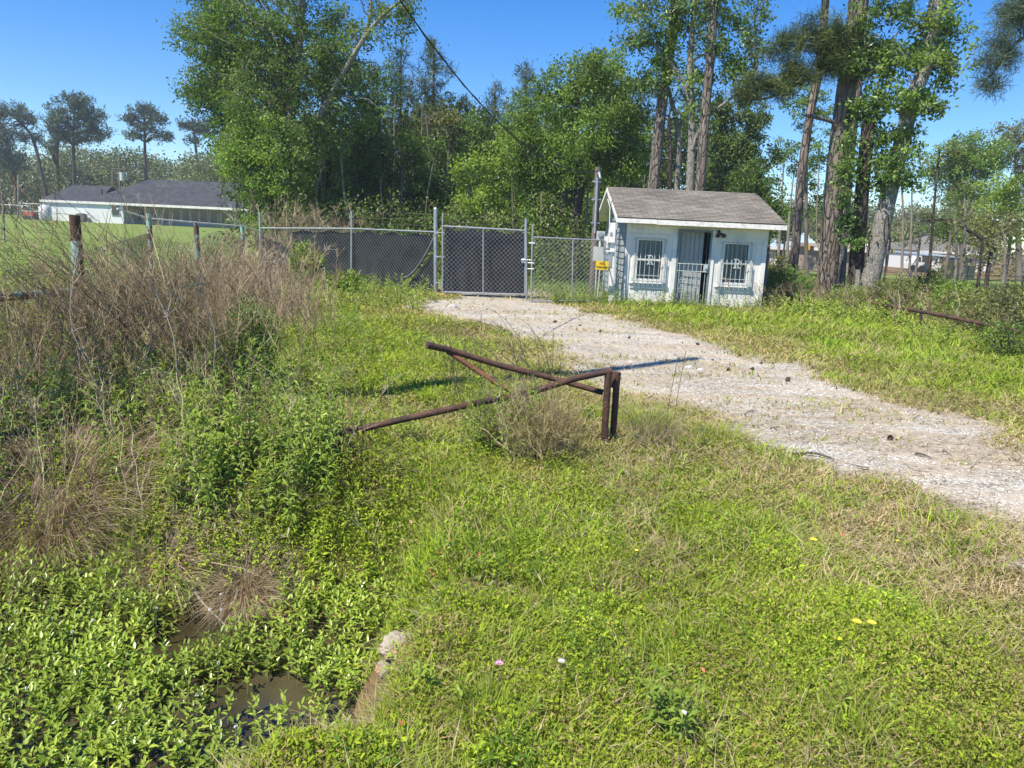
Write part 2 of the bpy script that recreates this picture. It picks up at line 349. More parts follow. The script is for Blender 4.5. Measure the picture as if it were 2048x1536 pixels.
T['orange'] = surf('orange_plastic', (.7, .12, .04), (.6, .1, .03), 2, .4)
T['carwhite'] = surf('white_vehicle_paint', (.75, .75, .76), (.7, .7, .71), .5, .3)
T['tyre'] = surf('black_rubber', (.02, .02, .02), (.03, .03, .03), 3, .8)
def glassmat():
    m, n, out = newmat('window_glass')
    g = N(n, 'ShaderNodeBsdfGlossy'); g.inputs['Roughness'].default_value = .03; g.inputs[0].default_value = (.9, .95, 1, 1)
    t = N(n, 'ShaderNodeBsdfTransparent'); t.inputs[0].default_value = (.85, .88, .88, 1)
    f = N(n, 'ShaderNodeFresnel'); f.inputs[0].default_value = 1.25
    ms = N(n, 'ShaderNodeMixShader'); n.links.new(f.outputs[0], ms.inputs[0]); n.links.new(t.outputs[0], ms.inputs[1]); n.links.new(g.outputs[0], ms.inputs[2])
    n.links.new(ms.outputs[0], out.inputs[0]); return m
T['glass'] = glassmat()
T['darkglass'] = surf('dark_window_glass', (.05, .06, .07), (.04, .05, .06), 1, .08, spec=.6)
def screenmat():
    m, n, out = newmat('black_privacy_screen')
    p = N(n, 'ShaderNodeBsdfPrincipled'); p.inputs['Roughness'].default_value = .75; p.inputs['Specular IOR Level'].default_value = .3
    c = ramp(n, [(.35, (.014, .015, .018)), (.65, (.028, .03, .034))], noise(n, 2.5, 5)).outputs[0]; n.links.new(c, p.inputs['Base Color'])
    b = N(n, 'ShaderNodeBump'); b.inputs['Strength'].default_value = .5; b.inputs['Distance'].default_value = .05
    n.links.new(noise(n, 3, 3, stretch=(1, 1, .4)), b.inputs['Height']); n.links.new(b.outputs[0], p.inputs['Normal'])
    n.links.new(p.outputs[0], out.inputs[0]); return m
T['screen'] = screenmat()
def waterm():
    m, n, out = newmat('muddy_water')
    p = N(n, 'ShaderNodeBsdfPrincipled'); p.inputs['Roughness'].default_value = .06; p.inputs['Specular IOR Level'].default_value = .5
    c = ramp(n, [(.35, (.035, .028, .014)), (.65, (.075, .062, .035))], noise(n, 1.6, 3)).outputs[0]; n.links.new(c, p.inputs['Base Color'])
    b = N(n, 'ShaderNodeBump'); b.inputs['Strength'].default_value = .05; n.links.new(noise(n, 9, 2), b.inputs['Height']); n.links.new(b.outputs[0], p.inputs['Normal'])
    n.links.new(p.outputs[0], out.inputs[0]); return m
T['water'] = waterm()

# ------------------------------------------------------------------ ground
def ground_mat():
    m, n, out = newmat('ground_soil_gravel_grass')
    p = N(n, 'ShaderNodeBsdfPrincipled'); p.inputs['Roughness'].default_value = .95; p.inputs['Specular IOR Level'].default_value = .15
    A = {k: N(n, 'ShaderNodeAttribute', attribute_name=k).outputs['Fac'] for k in ('gravel', 'lawn', 'dirt', 'dry')}
    # thatch / soil under the weeds
    soil = ramp(n, [(.3, (.07, .06, .03)), (.5, (.11, .12, .04)), (.7, (.19, .16, .085))], noise(n, 7, 6, .7)).outputs[0]
    dry = ramp(n, [(.3, (.2, .15, .09)), (.5, (.3, .25, .15)), (.7, (.42, .35, .24))], noise(n, 16, 6, .75)).outputs[0]
    c = mix(n, A['dry'], soil, dry)
    lawn = ramp(n, [(.3, (.12, .17, .035)), (.5, (.17, .23, .05)), (.7, (.23, .27, .075))], noise(n, .5, 7, .7)).outputs[0]
    lawn = mix(n, 1., lawn, ramp(n, [(.3, .7), (.7, 1.25)], noise(n, 9, 4)).outputs[0], 'MULTIPLY')
    c = mix(n, A['lawn'], c, lawn)
    c = mix(n, A['dirt'], c, ramp(n, [(.3, (.13, .08, .045)), (.7, (.27, .17, .09))], noise(n, 9, 6, .7)).outputs[0])
    # crushed shell gravel
    tc = N(n, 'ShaderNodeTexCoord')
    vo = N(n, 'ShaderNodeTexVoronoi'); vo.inputs['Scale'].default_value = 42; n.links.new(tc.outputs['Object'], vo.inputs['Vector'])
    sep = N(n, 'ShaderNodeSeparateColor'); n.links.new(vo.outputs['Color'], sep.inputs[0])
    peb = ramp(n, [(0, (.42, .38, .31)), (.25, (.54, .5, .42)), (.6, (.65, .61, .53)), (1, (.76, .73, .66))], sep.outputs[0]).outputs[0]
    edge = ramp(n, [(.3, 1.), (.75, .45)], vo.outputs['Distance']).outputs[0]
    peb = mix(n, 1., peb, edge, 'MULTIPLY')
    peb = mix(n, 1., peb, ramp(n, [(.3, .72), (.7, 1.12)], noise(n, 1.3, 5, .7)).outputs[0], 'MULTIPLY')
    # bands of washed pine straw lying across the drive
    litter = ramp(n, [(.44, 0.), (.54, 1.)], noise(n, 1., 7, .72, stretch=(.6, 2.2, 1))).outputs[0]
    lc = ramp(n, [(.3, (.33, .265, .19)), (.7, (.54, .47, .37))], noise(n, 22, 5, .8, stretch=(.6, 1.6, 1))).outputs[0]
    lf = N(n, 'ShaderNodeMath', operation='MULTIPLY'); n.links.new(litter, lf.inputs[0]); lf.inputs[1].default_value = .9
    gcol = mix(n, lf.outputs[0], peb, lc)
    c = mix(n, A['gravel'], c, gcol)
    n.links.new(c, p.inputs['Base Color'])
    b = N(n, 'ShaderNodeBump'); b.inputs['Strength'].default_value = .6; b.inputs['Distance'].default_value = .015
    add = N(n, 'ShaderNodeMath', operation='ADD'); inv = N(n, 'ShaderNodeMath', operation='MULTIPLY'); inv.inputs[1].default_value = -.6
    n.links.new(vo.outputs['Distance'], inv.inputs[0]); n.links.new(inv.outputs[0], add.inputs[0]); n.links.new(noise(n, 25, 5, .7), add.inputs[1])
    n.links.new(add.outputs[0], b.inputs['Height']); n.links.new(b.outputs[0], p.inputs['Normal'])
    n.links.new(p.outputs[0], out.inputs[0]); return m
def left_lawn(x, y):      # behind the old chain link fence
    xf = -4.6-(y-8.5)*.2
    return sstep(-.2, .5, xf-x)*sstep(6, 7, y)
def fields(x, y):
    g = gravel_mask(x, y)
    sd = gsd(x, y)
    side = sstep(-2.2, -.1, sd+(fbm(x, y, 1.1, 7)-.5)*1.6)        # worn edge strip
    rfg = sstep(1.0, 2.8, x+(fbm(x, y, .9, 8)-.5)*1.5)*sstep(7.5, 5.5, y)*sstep(-2.6, -1.2, sd)*.6
    dry = np.clip(np.maximum(side*.85, rfg)+sstep(.6, .75, fbm(x, y, .8, 9))*.4, 0, 1)
    lawn = np.clip(left_lawn(x, y)+sstep(22, 27, y)+sstep(18, 24, np.hypot(x, y))*sstep(0, 4, -gsd(x, y)), 0, 1)
    brown = sstep(7.5, 9.5, x-(20-y)*.1)*sstep(12, 17, y)*sstep(60, 40, y)
    lawn = lawn*(1-brown*.8)
    d1 = np.exp(-(((x+.05)/.45)**2+((y-3.7)/.2)**2)*1.2)
    d2 = np.exp(-(((x+1.9)/1.0)**2+((y-18.0)/1.2)**2))*.7
    bank = sstep(-.35, -.62, H(x, y))*.9
    road = sstep(1.6, .8, y)
    dirt = np.clip(d1+d2+bank+brown*.5*sstep(.4, .6, fbm(x, y, .5, 4)), 0, 1)*(1-road)
    return g, dry, lawn, dirt
nr, na = 420, 640
rad = np.concatenate([[0.02], np.exp(np.linspace(math.log(.4), math.log(1800), nr-1))])
ang = np.linspace(0, 2*PI, na, endpoint=False)
RR, AA = np.meshgrid(rad, ang, indexing='ij')
gx, gy = RR*np.sin(AA), RR*np.cos(AA)
gzz = H(gx, gy)
idx = np.arange(nr*na).reshape(nr, na); nx = np.roll(idx, -1, 1)
gm = M().add(np.stack([gx, gy, gzz], -1).reshape(-1, 3), None, np.stack([idx[:-1], idx[1:], nx[1:], nx[:-1]], -1).reshape(-1, 4))
go = gm.build('ground', ground_mat(), smooth=True); tag(go, kind='structure')
for k, arr in zip(('gravel', 'dry', 'lawn', 'dirt'), fields(gx.ravel(), gy.ravel())):
    at = go.data.attributes.new(k, 'FLOAT', 'POINT'); at.data.foreach_set('value', arr.astype(np.float32))
wm = M()
wx = np.linspace(-14, -.45, 60); wy = np.linspace(1.9, 5.0, 12); WX, WY = np.meshgrid(wx, wy, indexing='ij')
ix = np.arange(720).reshape(60, 12)
wm.add(np.stack([WX, WY, WX*0-.74], -1).reshape(-1, 3), None, np.stack([ix[:-1, :-1], ix[1:, :-1], ix[1:, 1:], ix[:-1, 1:]], -1).reshape(-1, 4))
tag(wm.build('water', T['water']), kind='structure')

# ------------------------------------------------------------------ low vegetation (uncountable)
def sample(n, r1=1.9, r2=26, a=43):
    r = np.exp(rng.uniform(math.log(r1), math.log(r2), n)); t = rng.uniform(-R(a), R(a), n)
    return r*np.sin(t), r*np.cos(t), r
EXC = [(-1.72, 4.62, .27), (-2.3, 4.85, .26), (-.62, 3.55, .2), (-2.03, 5.16, .15), (-3.2, 5.15, .4), (-.5, 3.3, .26), (-.55, 3.6, .2), (-.17, 3.7, .17), (.08, 3.73, .17)]
def clearing(x, y):
    k = np.ones(x.shape)
    for a, b, r_ in EXC: k = k*sstep(.6*r_, 1.15*r_, np.hypot(x-a, y-b))
    return k
def density(x, y):
    g, dry, lawn, dirt = fields(x, y); z = H(x, y)
    return g, dry, lawn, dirt, z
x, y, r = sample(620000)
g, dry, lawn, dirt, z = density(x, y)
lush = sstep(.35, .65, fbm(x, y, .9, 21)); hb = fbm(x, y, 1.7, 22)
leftw = sstep(.8, -1.2, x-(y-6)*-.1)
keep = (rng.random(len(x)) < (1-g)**2*(1-.75*dry)*(1-.8*dirt)*(1-lawn)*(1-.8*left_lawn(x, y))) & (z > -.72) & (y < 21.5) & (rng.random(len(x)) < clearing(x, y))
x, y, r, z, dry, lush, hb, leftw = [q[keep] for q in (x, y, r, z, dry, lush, hb, leftw)]
dp = sstep(.55, .68, fbm(x, y, .8, 91))*sstep(9, 6, y)*(.4+.6*rng.random(len(x))); mound = sstep(.45, .75, fbm(x, y, 2.6, 93))
hh = (.03+.13*hb*(1-dry)*(.5+.5*lush)+.09*mound*(1-dp)+.1*leftw*hb*sstep(2, 5, y))*(1-.55*dp)*(1+.0*r)
n_ = len(x); up = rng.random(n_)**.7
sz = (.01+.018*rng.random(n_)**1.5+.014*leftw*rng.random(n_))*(.75+.09*r)
d = unit(n_, .35); nr_ = unit(n_, 1.6)
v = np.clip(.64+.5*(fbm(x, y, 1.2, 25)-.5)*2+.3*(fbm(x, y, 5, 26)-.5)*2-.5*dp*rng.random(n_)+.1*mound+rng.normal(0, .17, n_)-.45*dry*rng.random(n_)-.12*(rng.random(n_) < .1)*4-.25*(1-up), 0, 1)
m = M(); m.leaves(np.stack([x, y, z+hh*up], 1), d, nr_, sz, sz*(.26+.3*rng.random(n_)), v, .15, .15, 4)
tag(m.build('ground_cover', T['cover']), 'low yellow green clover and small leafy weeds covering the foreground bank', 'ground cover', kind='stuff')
# grass blades
x, y, r = sample(560000)
g, dry, lawn, dirt, z = density(x, y)
keep = (rng.random(len(x)) < ((1-g)**1.5*(1-.6*dirt)*(1-.9*lawn)+.004)) & (z > -.74) & (y < 22) & (rng.random(len(x)) < clearing(x, y))
x, y, r, z, dry, g = [q[keep] for q in (x, y, r, z, dry, g)]
n_ = len(x); far_ = sstep(6, 10, y)
tall = fbm(x, y, .8, 31)
h = (.035+.12*rng.random(n_)**1.5*tall*1.6+.08*far_*rng.random(n_))*(1-.6*dry)*(1+.012*r)
th = rng.random(n_)*2*PI; ln = h*(.3+1.0*rng.random(n_)*(1+1.3*dry))
dp = sstep(.55, .68, fbm(x, y, .8, 91))*sstep(9, 6, y)
v = np.clip(.66+(fbm(x, y, .9, 33)-.5)*.7-.5*dp*rng.random(n_)+rng.normal(0, .12, n_)-.62*dry*rng.random(n_)**.6-(rng.random(n_) < .14)*.5, 0, 1)
m = M(); m.blades(np.stack([x, y, z-.01], 1), h, .0035*(1+.33*r)*(1+.4*rng.random(n_)), np.stack([np.cos(th)*ln, np.sin(th)*ln], 1), v)
tag(m.build('grass', T['grass']), 'green and straw coloured grass on both sides of the gravel drive', 'grass', kind='stuff')
# mown lawn behind the left fence
x, y, r = sample(130000, 7, 55, 48)
lf = left_lawn(x, y)*(y > 7)
keep = (lf > .3) | ((y > 22) & (x > -8))
x, y, r = x[keep], y[keep], r[keep]; z = H(x, y); n_ = len(x)
h = .03+.05*rng.random(n_)*fbm(x, y, .4, 40)+.004*r*rng.random(n_)*(x > -8); th = rng.random(n_)*2*PI; ln = h*.6
v = np.clip(.5+(fbm(x, y, .35, 41)-.5)*1.2+rng.normal(0, .15, n_), 0, 1)
m = M(); m.blades(np.stack([x, y, z-.01], 1), h, .003*(1+.4*r), np.stack([np.cos(th)*ln, np.sin(th)*ln], 1), v)
tag(m.build('lawn_grass', T['lawn']), 'short mown lawn grass beyond the fences', 'lawn', kind='stuff')
# gravel: loose shell chips
x, y, r = sample(120000, 4, 22, 43)
g = gravel_mask(x, y); keep = rng.random(len(x)) < g*(.35+.65*sstep(.55, .42, fbm(x*.75, y*2.1, 1., 50)))
x, y, r = x[keep], y[keep], r[keep]; n_ = len(x); z = H(x, y)
s_ = (.003+.007*rng.random(n_)**2)*(1+.04*r)
th = rng.random(n_)*2*PI; V = []
for k in range(4):
    a_ = th+k*PI/2; rr_ = s_*(.6+.6*rng.random(n_)); V.append(np.stack([x+np.cos(a_)*rr_, y+np.sin(a_)*rr_, z+.001+0*x], 1))
V.append(np.stack([x, y, z+s_*.7], 1)); V = np.stack(V, 1).reshape(-1, 3); b = np.arange(n_)[:, None]*5
m = M(); m.add(V, np.concatenate([b+np.array([[k, (k+1) % 4, 4]]) for k in range(4)]), None, np.repeat(rng.random(n_), 5))
T['chip'] = leafmat('shell_chip', [(0, (.42, .37, .3)), (.3, (.56, .52, .45)), (1, (.76, .73, .66))], 0, .8, 1.5)
tag(m.build('gravel', T['chip']), 'loose white and tan crushed shell gravel on the drive', 'gravel', kind='stuff')
# pine straw litter
x, y, r = sample(90000, 4, 22, 43)
g = sstep(-1., .2, gsd(x, y)); keep = rng.random(len(x)) < g*(.15+.85*sstep(.42, .6, fbm(x*.75, y*2.1, 1., 50)))
x, y, r = x[keep], y[keep], r[keep]; n_ = len(x); z = H(x, y)
th = rng.normal(0, .7, n_); L_ = .05+.1*rng.random(n_)
dd = np.stack([np.cos(th), np.sin(th), rng.normal(0, .04, n_)], 1)
m = M(); m.leaves(np.stack([x, y, z+.006+.012*rng.random(n_)], 1), dd, unit(n_, 3), L_, .0022*(1+.25*r), rng.random(n_), 0, 0, 1)
T['litter'] = leafmat('pine_straw', [(0, (.2, .15, .1)), (.6, (.36, .28, .19)), (1, (.5, .41, .3))], 0, .8, 1.5)
tag(m.build('pine_straw', T['litter']), 'brown fallen pine needles strewn in bands over the gravel', 'pine straw', kind='stuff')
# dead thatch in the foreground weeds
x, y, r = sample(100000, 2, 14, 43)
g, dry, lawn, dirt, z = density(x, y)
pt = sstep(.53, .66, fbm(x, y, .8, 91))*1.2+.12+dry*.6
keep = (rng.random(len(x)) < pt*(1-g)) & (z > -.7) & (left_lawn(x, y) < .5)
x, y, r, z = x[keep], y[keep], r[keep], z[keep]; n_ = len(x)
th = rng.random(n_)*2*PI; L_ = .05+.13*rng.random(n_)
dd = np.stack([np.cos(th), np.sin(th), rng.normal(.15, .3, n_)], 1)
m = M(); m.leaves(np.stack([x, y, z+.01+.09*rng.random(n_)], 1), dd, unit(n_, 3), L_, .002*(1+.25*r), rng.random(n_), 0, .2, 1)
tag(m.build('thatch', T['straw']), 'dry straw and dead stems lying among the green weeds', 'thatch', kind='stuff')

# tussocks of longer blades and straw breaking up the low cover
nt_ = 1300; x, y, r = sample(nt_, 2.1, 16, 43); g, dry, lawn, dirt, z = density(x, y)
keep = (g < .25) & (z > -.6) & (left_lawn(x, y) < .4) & (rng.random(nt_) < clearing(x, y)); x, y, r, dry = x[keep], y[keep], r[keep], dry[keep]
nb_ = 55; n_ = len(x)*nb_; sp_ = np.repeat((.03+.06*rng.random(len(x)))*(1+.1*r), nb_); X = np.repeat(x, nb_)+rng.normal(0, 1, n_)*sp_; Y_ = np.repeat(y, nb_)+rng.normal(0, 1, n_)*sp_
hh_ = np.repeat((.05+.12*rng.random(len(x))**1.5)*(1+.05*r)*(1-.4*dry), nb_)*(.5+.7*rng.random(n_)); th = rng.random(n_)*2*PI; ln = hh_*(.2+.9*rng.random(n_)); rr_ = np.repeat(r, nb_)
v = np.clip(np.repeat(rng.choice([.08, .3, .5, .68, .8, .95], len(x), p=[.28, .14, .13, .2, .15, .1]), nb_)+rng.normal(0, .1, n_), 0, 1)
m = M(); m.blades(np.stack([X, Y_, H(X, Y_)-.01], 1), hh_, .003*(1+.33*rr_), np.stack([np.cos(th)*ln, np.sin(th)*ln], 1), v)
tag(m.build('tussocks', T['grass']), 'small tussocks of longer green and straw coloured grass in the weeds', 'grass', kind='stuff')

# alligator weed in the ditch
def plants(m, ms, px, py, pz, ht, nl, L, Wd, lean=.15, droop=.25, kind=6, v0=.5, vs=.2, start=.2, stemr=.0025, whorl=2, opening=1.0, azi=None):
    """leafy stems: arrays of bases; nl leaves per stem in whorls of `whorl`"""
    n = len(px); K = 5
    ax = rng.normal(0, lean, n); ay = rng.normal(0, lean, n)
    t = np.linspace(0, 1, K)
    P = np.stack([px[:, None]+ax[:, None]*ht[:, None]*t**1.5, py[:, None]+ay[:, None]*ht[:, None]*t**1.5, pz[:, None]+ht[:, None]*t], -1)
    ms.tubes(P, stemr*(1-.6*t)[None], 3, rng.random(n))
    tt = start+(1-start)*(np.arange(nl)//whorl+1)/(nl//whorl)
    tt = np.tile(tt, (n, 1))+rng.normal(0, .015, (n, nl)); tt = np.clip(tt, 0, 1)
    pos = np.stack([px[:, None]+ax[:, None]*ht[:, None]*tt**1.5, py[:, None]+ay[:, None]*ht[:, None]*tt**1.5, pz[:, None]+ht[:, None]*tt], -1)
    az = (np.arange(nl) % whorl)*2*PI/whorl+(np.arange(nl)//whorl)*(PI/2 if whorl == 2 else 1.2)
    az = az[None]+rng.random((n, 1))*2*PI+rng.normal(0, .25, (n, nl))
    elv = (-.2+1.15*tt**2)*opening+rng.normal(0, .15, (n, nl))
    d = np.stack([np.cos(az)*np.cos(elv), np.sin(az)*np.cos(elv), np.sin(elv)], -1)
    nn = np.stack([-np.cos(az)*np.sin(elv), -np.sin(az)*np.sin(elv), np.cos(elv)], -1)
    LL = L*(.65+.5*rng.random((n, nl)))*(1.1-.45*tt)
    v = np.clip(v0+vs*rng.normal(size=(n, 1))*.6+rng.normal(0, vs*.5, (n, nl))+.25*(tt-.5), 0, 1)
    m.leaves(pos.reshape(-1, 3), d.reshape(-1, 3), nn.reshape(-1, 3), LL.ravel(), LL.ravel()*Wd, v.ravel(), .12, droop, kind)
n0 = 5400
x = rng.uniform(-5.2, -.5, n0); y = rng.uniform(1.95, 4.9, n0); z = H(x, y)
wcl = fbm(x, y, 1.6, 70)
openw = np.exp(-(((x+1.45)/.75)**2+((y-4.25)/.17)**2))*.6+np.exp(-(((x+1.15)/.22)**2+((y-3.2)/.18)**2))*.5+.2*np.exp(-(((x+.95)/.22)**2+((y-3.85)/.2)**2))
keep = (z < -.5) & (clearing(x, y) > .7) & (rng.random(n0) < np.clip(1.1*sstep(.3, .5, wcl)+sstep(-1.7, -2.3, x)*.7-openw+.12, 0, 1)) & (x < -.55)
x, y = x[keep], y[keep]; n_ = len(x)
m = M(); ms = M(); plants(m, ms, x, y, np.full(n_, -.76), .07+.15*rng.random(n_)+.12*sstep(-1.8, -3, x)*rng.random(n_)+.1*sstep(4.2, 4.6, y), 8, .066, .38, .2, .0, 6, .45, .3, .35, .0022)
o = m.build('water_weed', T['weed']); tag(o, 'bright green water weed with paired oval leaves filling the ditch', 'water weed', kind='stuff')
ms.build('stems', T['stem'], o)
x = rng.uniform(-3.6, -1.2, 26); y = rng.uniform(3.2, 4.5, 26)
for i in range(26):
    mm = M(); p0 = np.array([x[i], y[i], -.76+.2+.08*random.random()])
    dd = unit(26, .2); mm.leaves(np.tile(p0, (26, 1)), dd, unit(26), .011, .005, np.full(26, .5), .1, 0, 4)
    mm.tube([p0, p0-np.array([.01, 0, .2])], .0012, 3)
    tag(mm.build('weed_blossom', T['petalw'], loc=tuple(p0)), 'tiny white clover like blossom among the ditch water weed', 'flower', 'white blossoms on the water weed')
# ------------------------------------------------------------------ guard house
HX0, HX1, HY = 2.86, 6.55, 20.7          # front wall
HD = 5.0; HT = 2.12; RZ = 3.14
gh = root('guard_house', ((HX0+HX1)/2, HY, 0), 'small white guard house with brown shingle roof, barred windows and caged door', 'building')
DX0, DX1, DZ1 = 4.2, 5.1, 2.03
WLs = [(3.13, 3.86, .64, 1.74), (5.42, 6.14, .64, 1.74)]
def wallfront():
    m = M(); y0, y1 = HY, HY+.1
    xs = [HX0, WLs[0][0], WLs[0][1], DX0, DX1, WLs[1][0], WLs[1][1], HX1]
    m.box(HX0, WLs[0][0], y0, y1, -.1, HT); m.box(WLs[0][1], DX0, y0, y1, -.1, HT)
    m.box(DX1, WLs[1][0], y0, y1, -.1, HT); m.box(WLs[1][1], HX1, y0, y1, -.1, HT)
    for a, b, c, d in WLs: m.box(a, b, y0, y1, -.1, c); m.box(a, b, y0, y1, d, HT)
    m.box(DX0, DX1, y0, y1, DZ1, HT)
    return m
m = wallfront()
# upright boards: thin battens standing proud of the sheet
for x_ in np.arange(HX0+.32, HX1, .31):
    if any(a-.14 < x_ < b+.14 for a, b, _, _ in WLs+[(DX0, DX1, 0, 0)]): continue
    m.box(x_, x_+.012, HY-.008, HY, -.05, 1.8)
m.build('front_wall', T['white'], gh)
tr = M()
tr.box(HX0-.02, HX0+.1, HY-.03, HY-.002, -.05, 1.86); tr.box(HX1-.1, HX1+.02, HY-.03, HY-.002, -.05, 1.86)
tr.box(HX0-.02, 3.75, HY-.035, HY-.002, 1.863, 1.88); tr.box(3.4, 4.1, HY-.03, HY-.002, 1.885, HT-.0)
tr.box(HX0-.02, 3.395, HY-.02, HY-.002, 1.885, HT)
tr.box(5.2, HX1+.02, HY-.035, HY-.002, 1.86, HT-.003)
tr.box(DX0-.12, DX0-.003, HY-.04, HY-.002, -.05, 1.855); tr.box(DX1+.003, DX1+.09, HY-.04, HY-.002, -.05, 2.02)
tr.build('trim_boards', T['white'], gh)
# side walls: lap siding
def lap(xw, outn, name):
    m = M(); h = .17; z_ = 0
    m.box(min(xw, xw-outn*.08), max(xw, xw-outn*.08), HY+.1, HY+HD, -.1, HT)
    z_ = 0.0
    while z_ < RZ:
        t0 = z_; t1 = min(z_+h-.004, RZ)
        if t0 < HT-.1: ya, yb = HY+.1, HY+HD
        else:
            f = (t0-HT+.12)/(RZ-HT); ya, yb = HY+.1+f*HD/2, HY+HD-f*HD/2
        if yb-ya > .1:
            m.obox((xw, ya, t0), (outn*.03, 0, 0), (0, yb-ya, 0), (-outn*.022, 0, t1-t0))
        z_ += h
    # gable sheet
    m.add([(xw, HY, HT), (xw, HY+HD, HT), (xw, HY+HD/2, RZ-.05), (xw-outn*.06, HY, HT), (xw-outn*.06, HY+HD, HT), (xw-outn*.06, HY+HD/2, RZ-.05)], [(0, 1, 2), (3, 5, 4)])
    return m.build(name, T['siding'], gh)
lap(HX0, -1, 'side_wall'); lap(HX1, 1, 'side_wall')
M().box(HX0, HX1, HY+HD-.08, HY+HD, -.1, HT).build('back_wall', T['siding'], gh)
M().box(HX0+.09, HX1-.09, HY+.6, HY+HD-.1, 0, .05).build('floor', T['darkin'], gh)
# roof: two slopes, shingle courses as thin overlapping sheets
FY, FX0, FX1 = HY-.38, 2.52, 6.9
ridge_y = HY+HD/2
def slope(y0, z0, y1, z1, name, front=True):
    m = M(); nrow = 22; L = math.hypot(y1-y0, z1-z0); uy, uz = (y1-y0)/L, (z1-z0)/L; ny, nz_ = -uz*(1 if y1 > y0 else -1), abs(uy)
    for k in range(nrow):
        a, b = L*k/nrow, L*(k+1)/nrow+.012; jx = random.uniform(-.008, .008); t = .014
        m.obox((FX0+jx, y0+uy*a, z0+uz*a), (FX1-FX0, 0, 0), (0, ny*t+0, nz_*t), (0, uy*(b-a)-ny*t*.8, uz*(b-a)-nz_*t*.8))
    return m
rf = slope(FY-.03, HT+.13, ridge_y, RZ+.02, 'r').build('roof', T['shingle'], gh, loc=(0, 0, 0))
bk = slope(HY+HD+.35, HT+.13, ridge_y, RZ+.02, 'r').build('roof', T['shingle'], gh)
m = M(); m.add([(FX0+.03, FY, HT+.1), (FX1-.03, FY, HT+.1), (FX1-.03, ridge_y, RZ-.02), (FX0+.03, ridge_y, RZ-.02), (FX0+.03, HY+HD+.35, HT+.1), (FX1-.03, HY+HD+.35, HT+.1)], None, [(0, 1, 2, 3), (3, 2, 5, 4)])
m.build('roof_deck', T['white'], gh)
m = M().box(FX0, 4.0-.45, FY-.02, FY+.02, HT-.0, HT+.115); m.obox((3.56, FY-.045, HT-.012), (3.34, 0, 0), (0, .045, 0), (0, 0, .12))
# rake boards follow the gable slope
for xx in (FX0-.012, FX1-.01):
    m.obox((xx, FY, HT-.0), (.025, 0, 0), (0, ridge_y-FY, RZ-HT-.11), (0, 0, .11))
    m.obox((xx, HY+HD+.35, HT), (.025, 0, 0), (0, ridge_y-HY-HD-.35, RZ-HT-.11), (0, 0, .11))
m.build('fascia', T['whiterough'], gh)
M().box(FX0+.02, FX1-.02, FY+.022, HY-.002, HT+.004, HT+.02).build('soffit', T['white'], gh)
# windows
def slabR(cx, y, z, h, mat, parent):
    s_ = h/1.0; m = M(); t = .012
    def b(x0, x1, z0, z1): m.box(cx+x0*s_, cx+x1*s_, y-t, y, z+z0*s_, z+z1*s_)
    b(-.22, -.06, .12, .9); b(-.34, .04, 0, .12); b(-.34, -.06, .9, 1.0); b(.14, .4, 0, .12)
    m.obox((cx+.0*s_, y-t, z+.46*s_), (.15*s_, 0, 0), (0, t*.8, 0), (.13*s_, 0, -.36*s_))
    th = np.linspace(-PI/2, PI/2, 8)
    pts = [(-.06, .43)]+[(.08+.17*math.cos(a), .685+.24*math.sin(a)) for a in th]+[(-.06, .93)]
    for (x0, z0), (x1, z1) in zip(pts[:-1], pts[1:]):
        m.tube([(cx+x0*s_, y-t/2, z+z0*s_), (cx+x1*s_, y-t/2, z+z1*s_)], .065*s_, 6)
    m.build('letter_ornament', mat, parent)
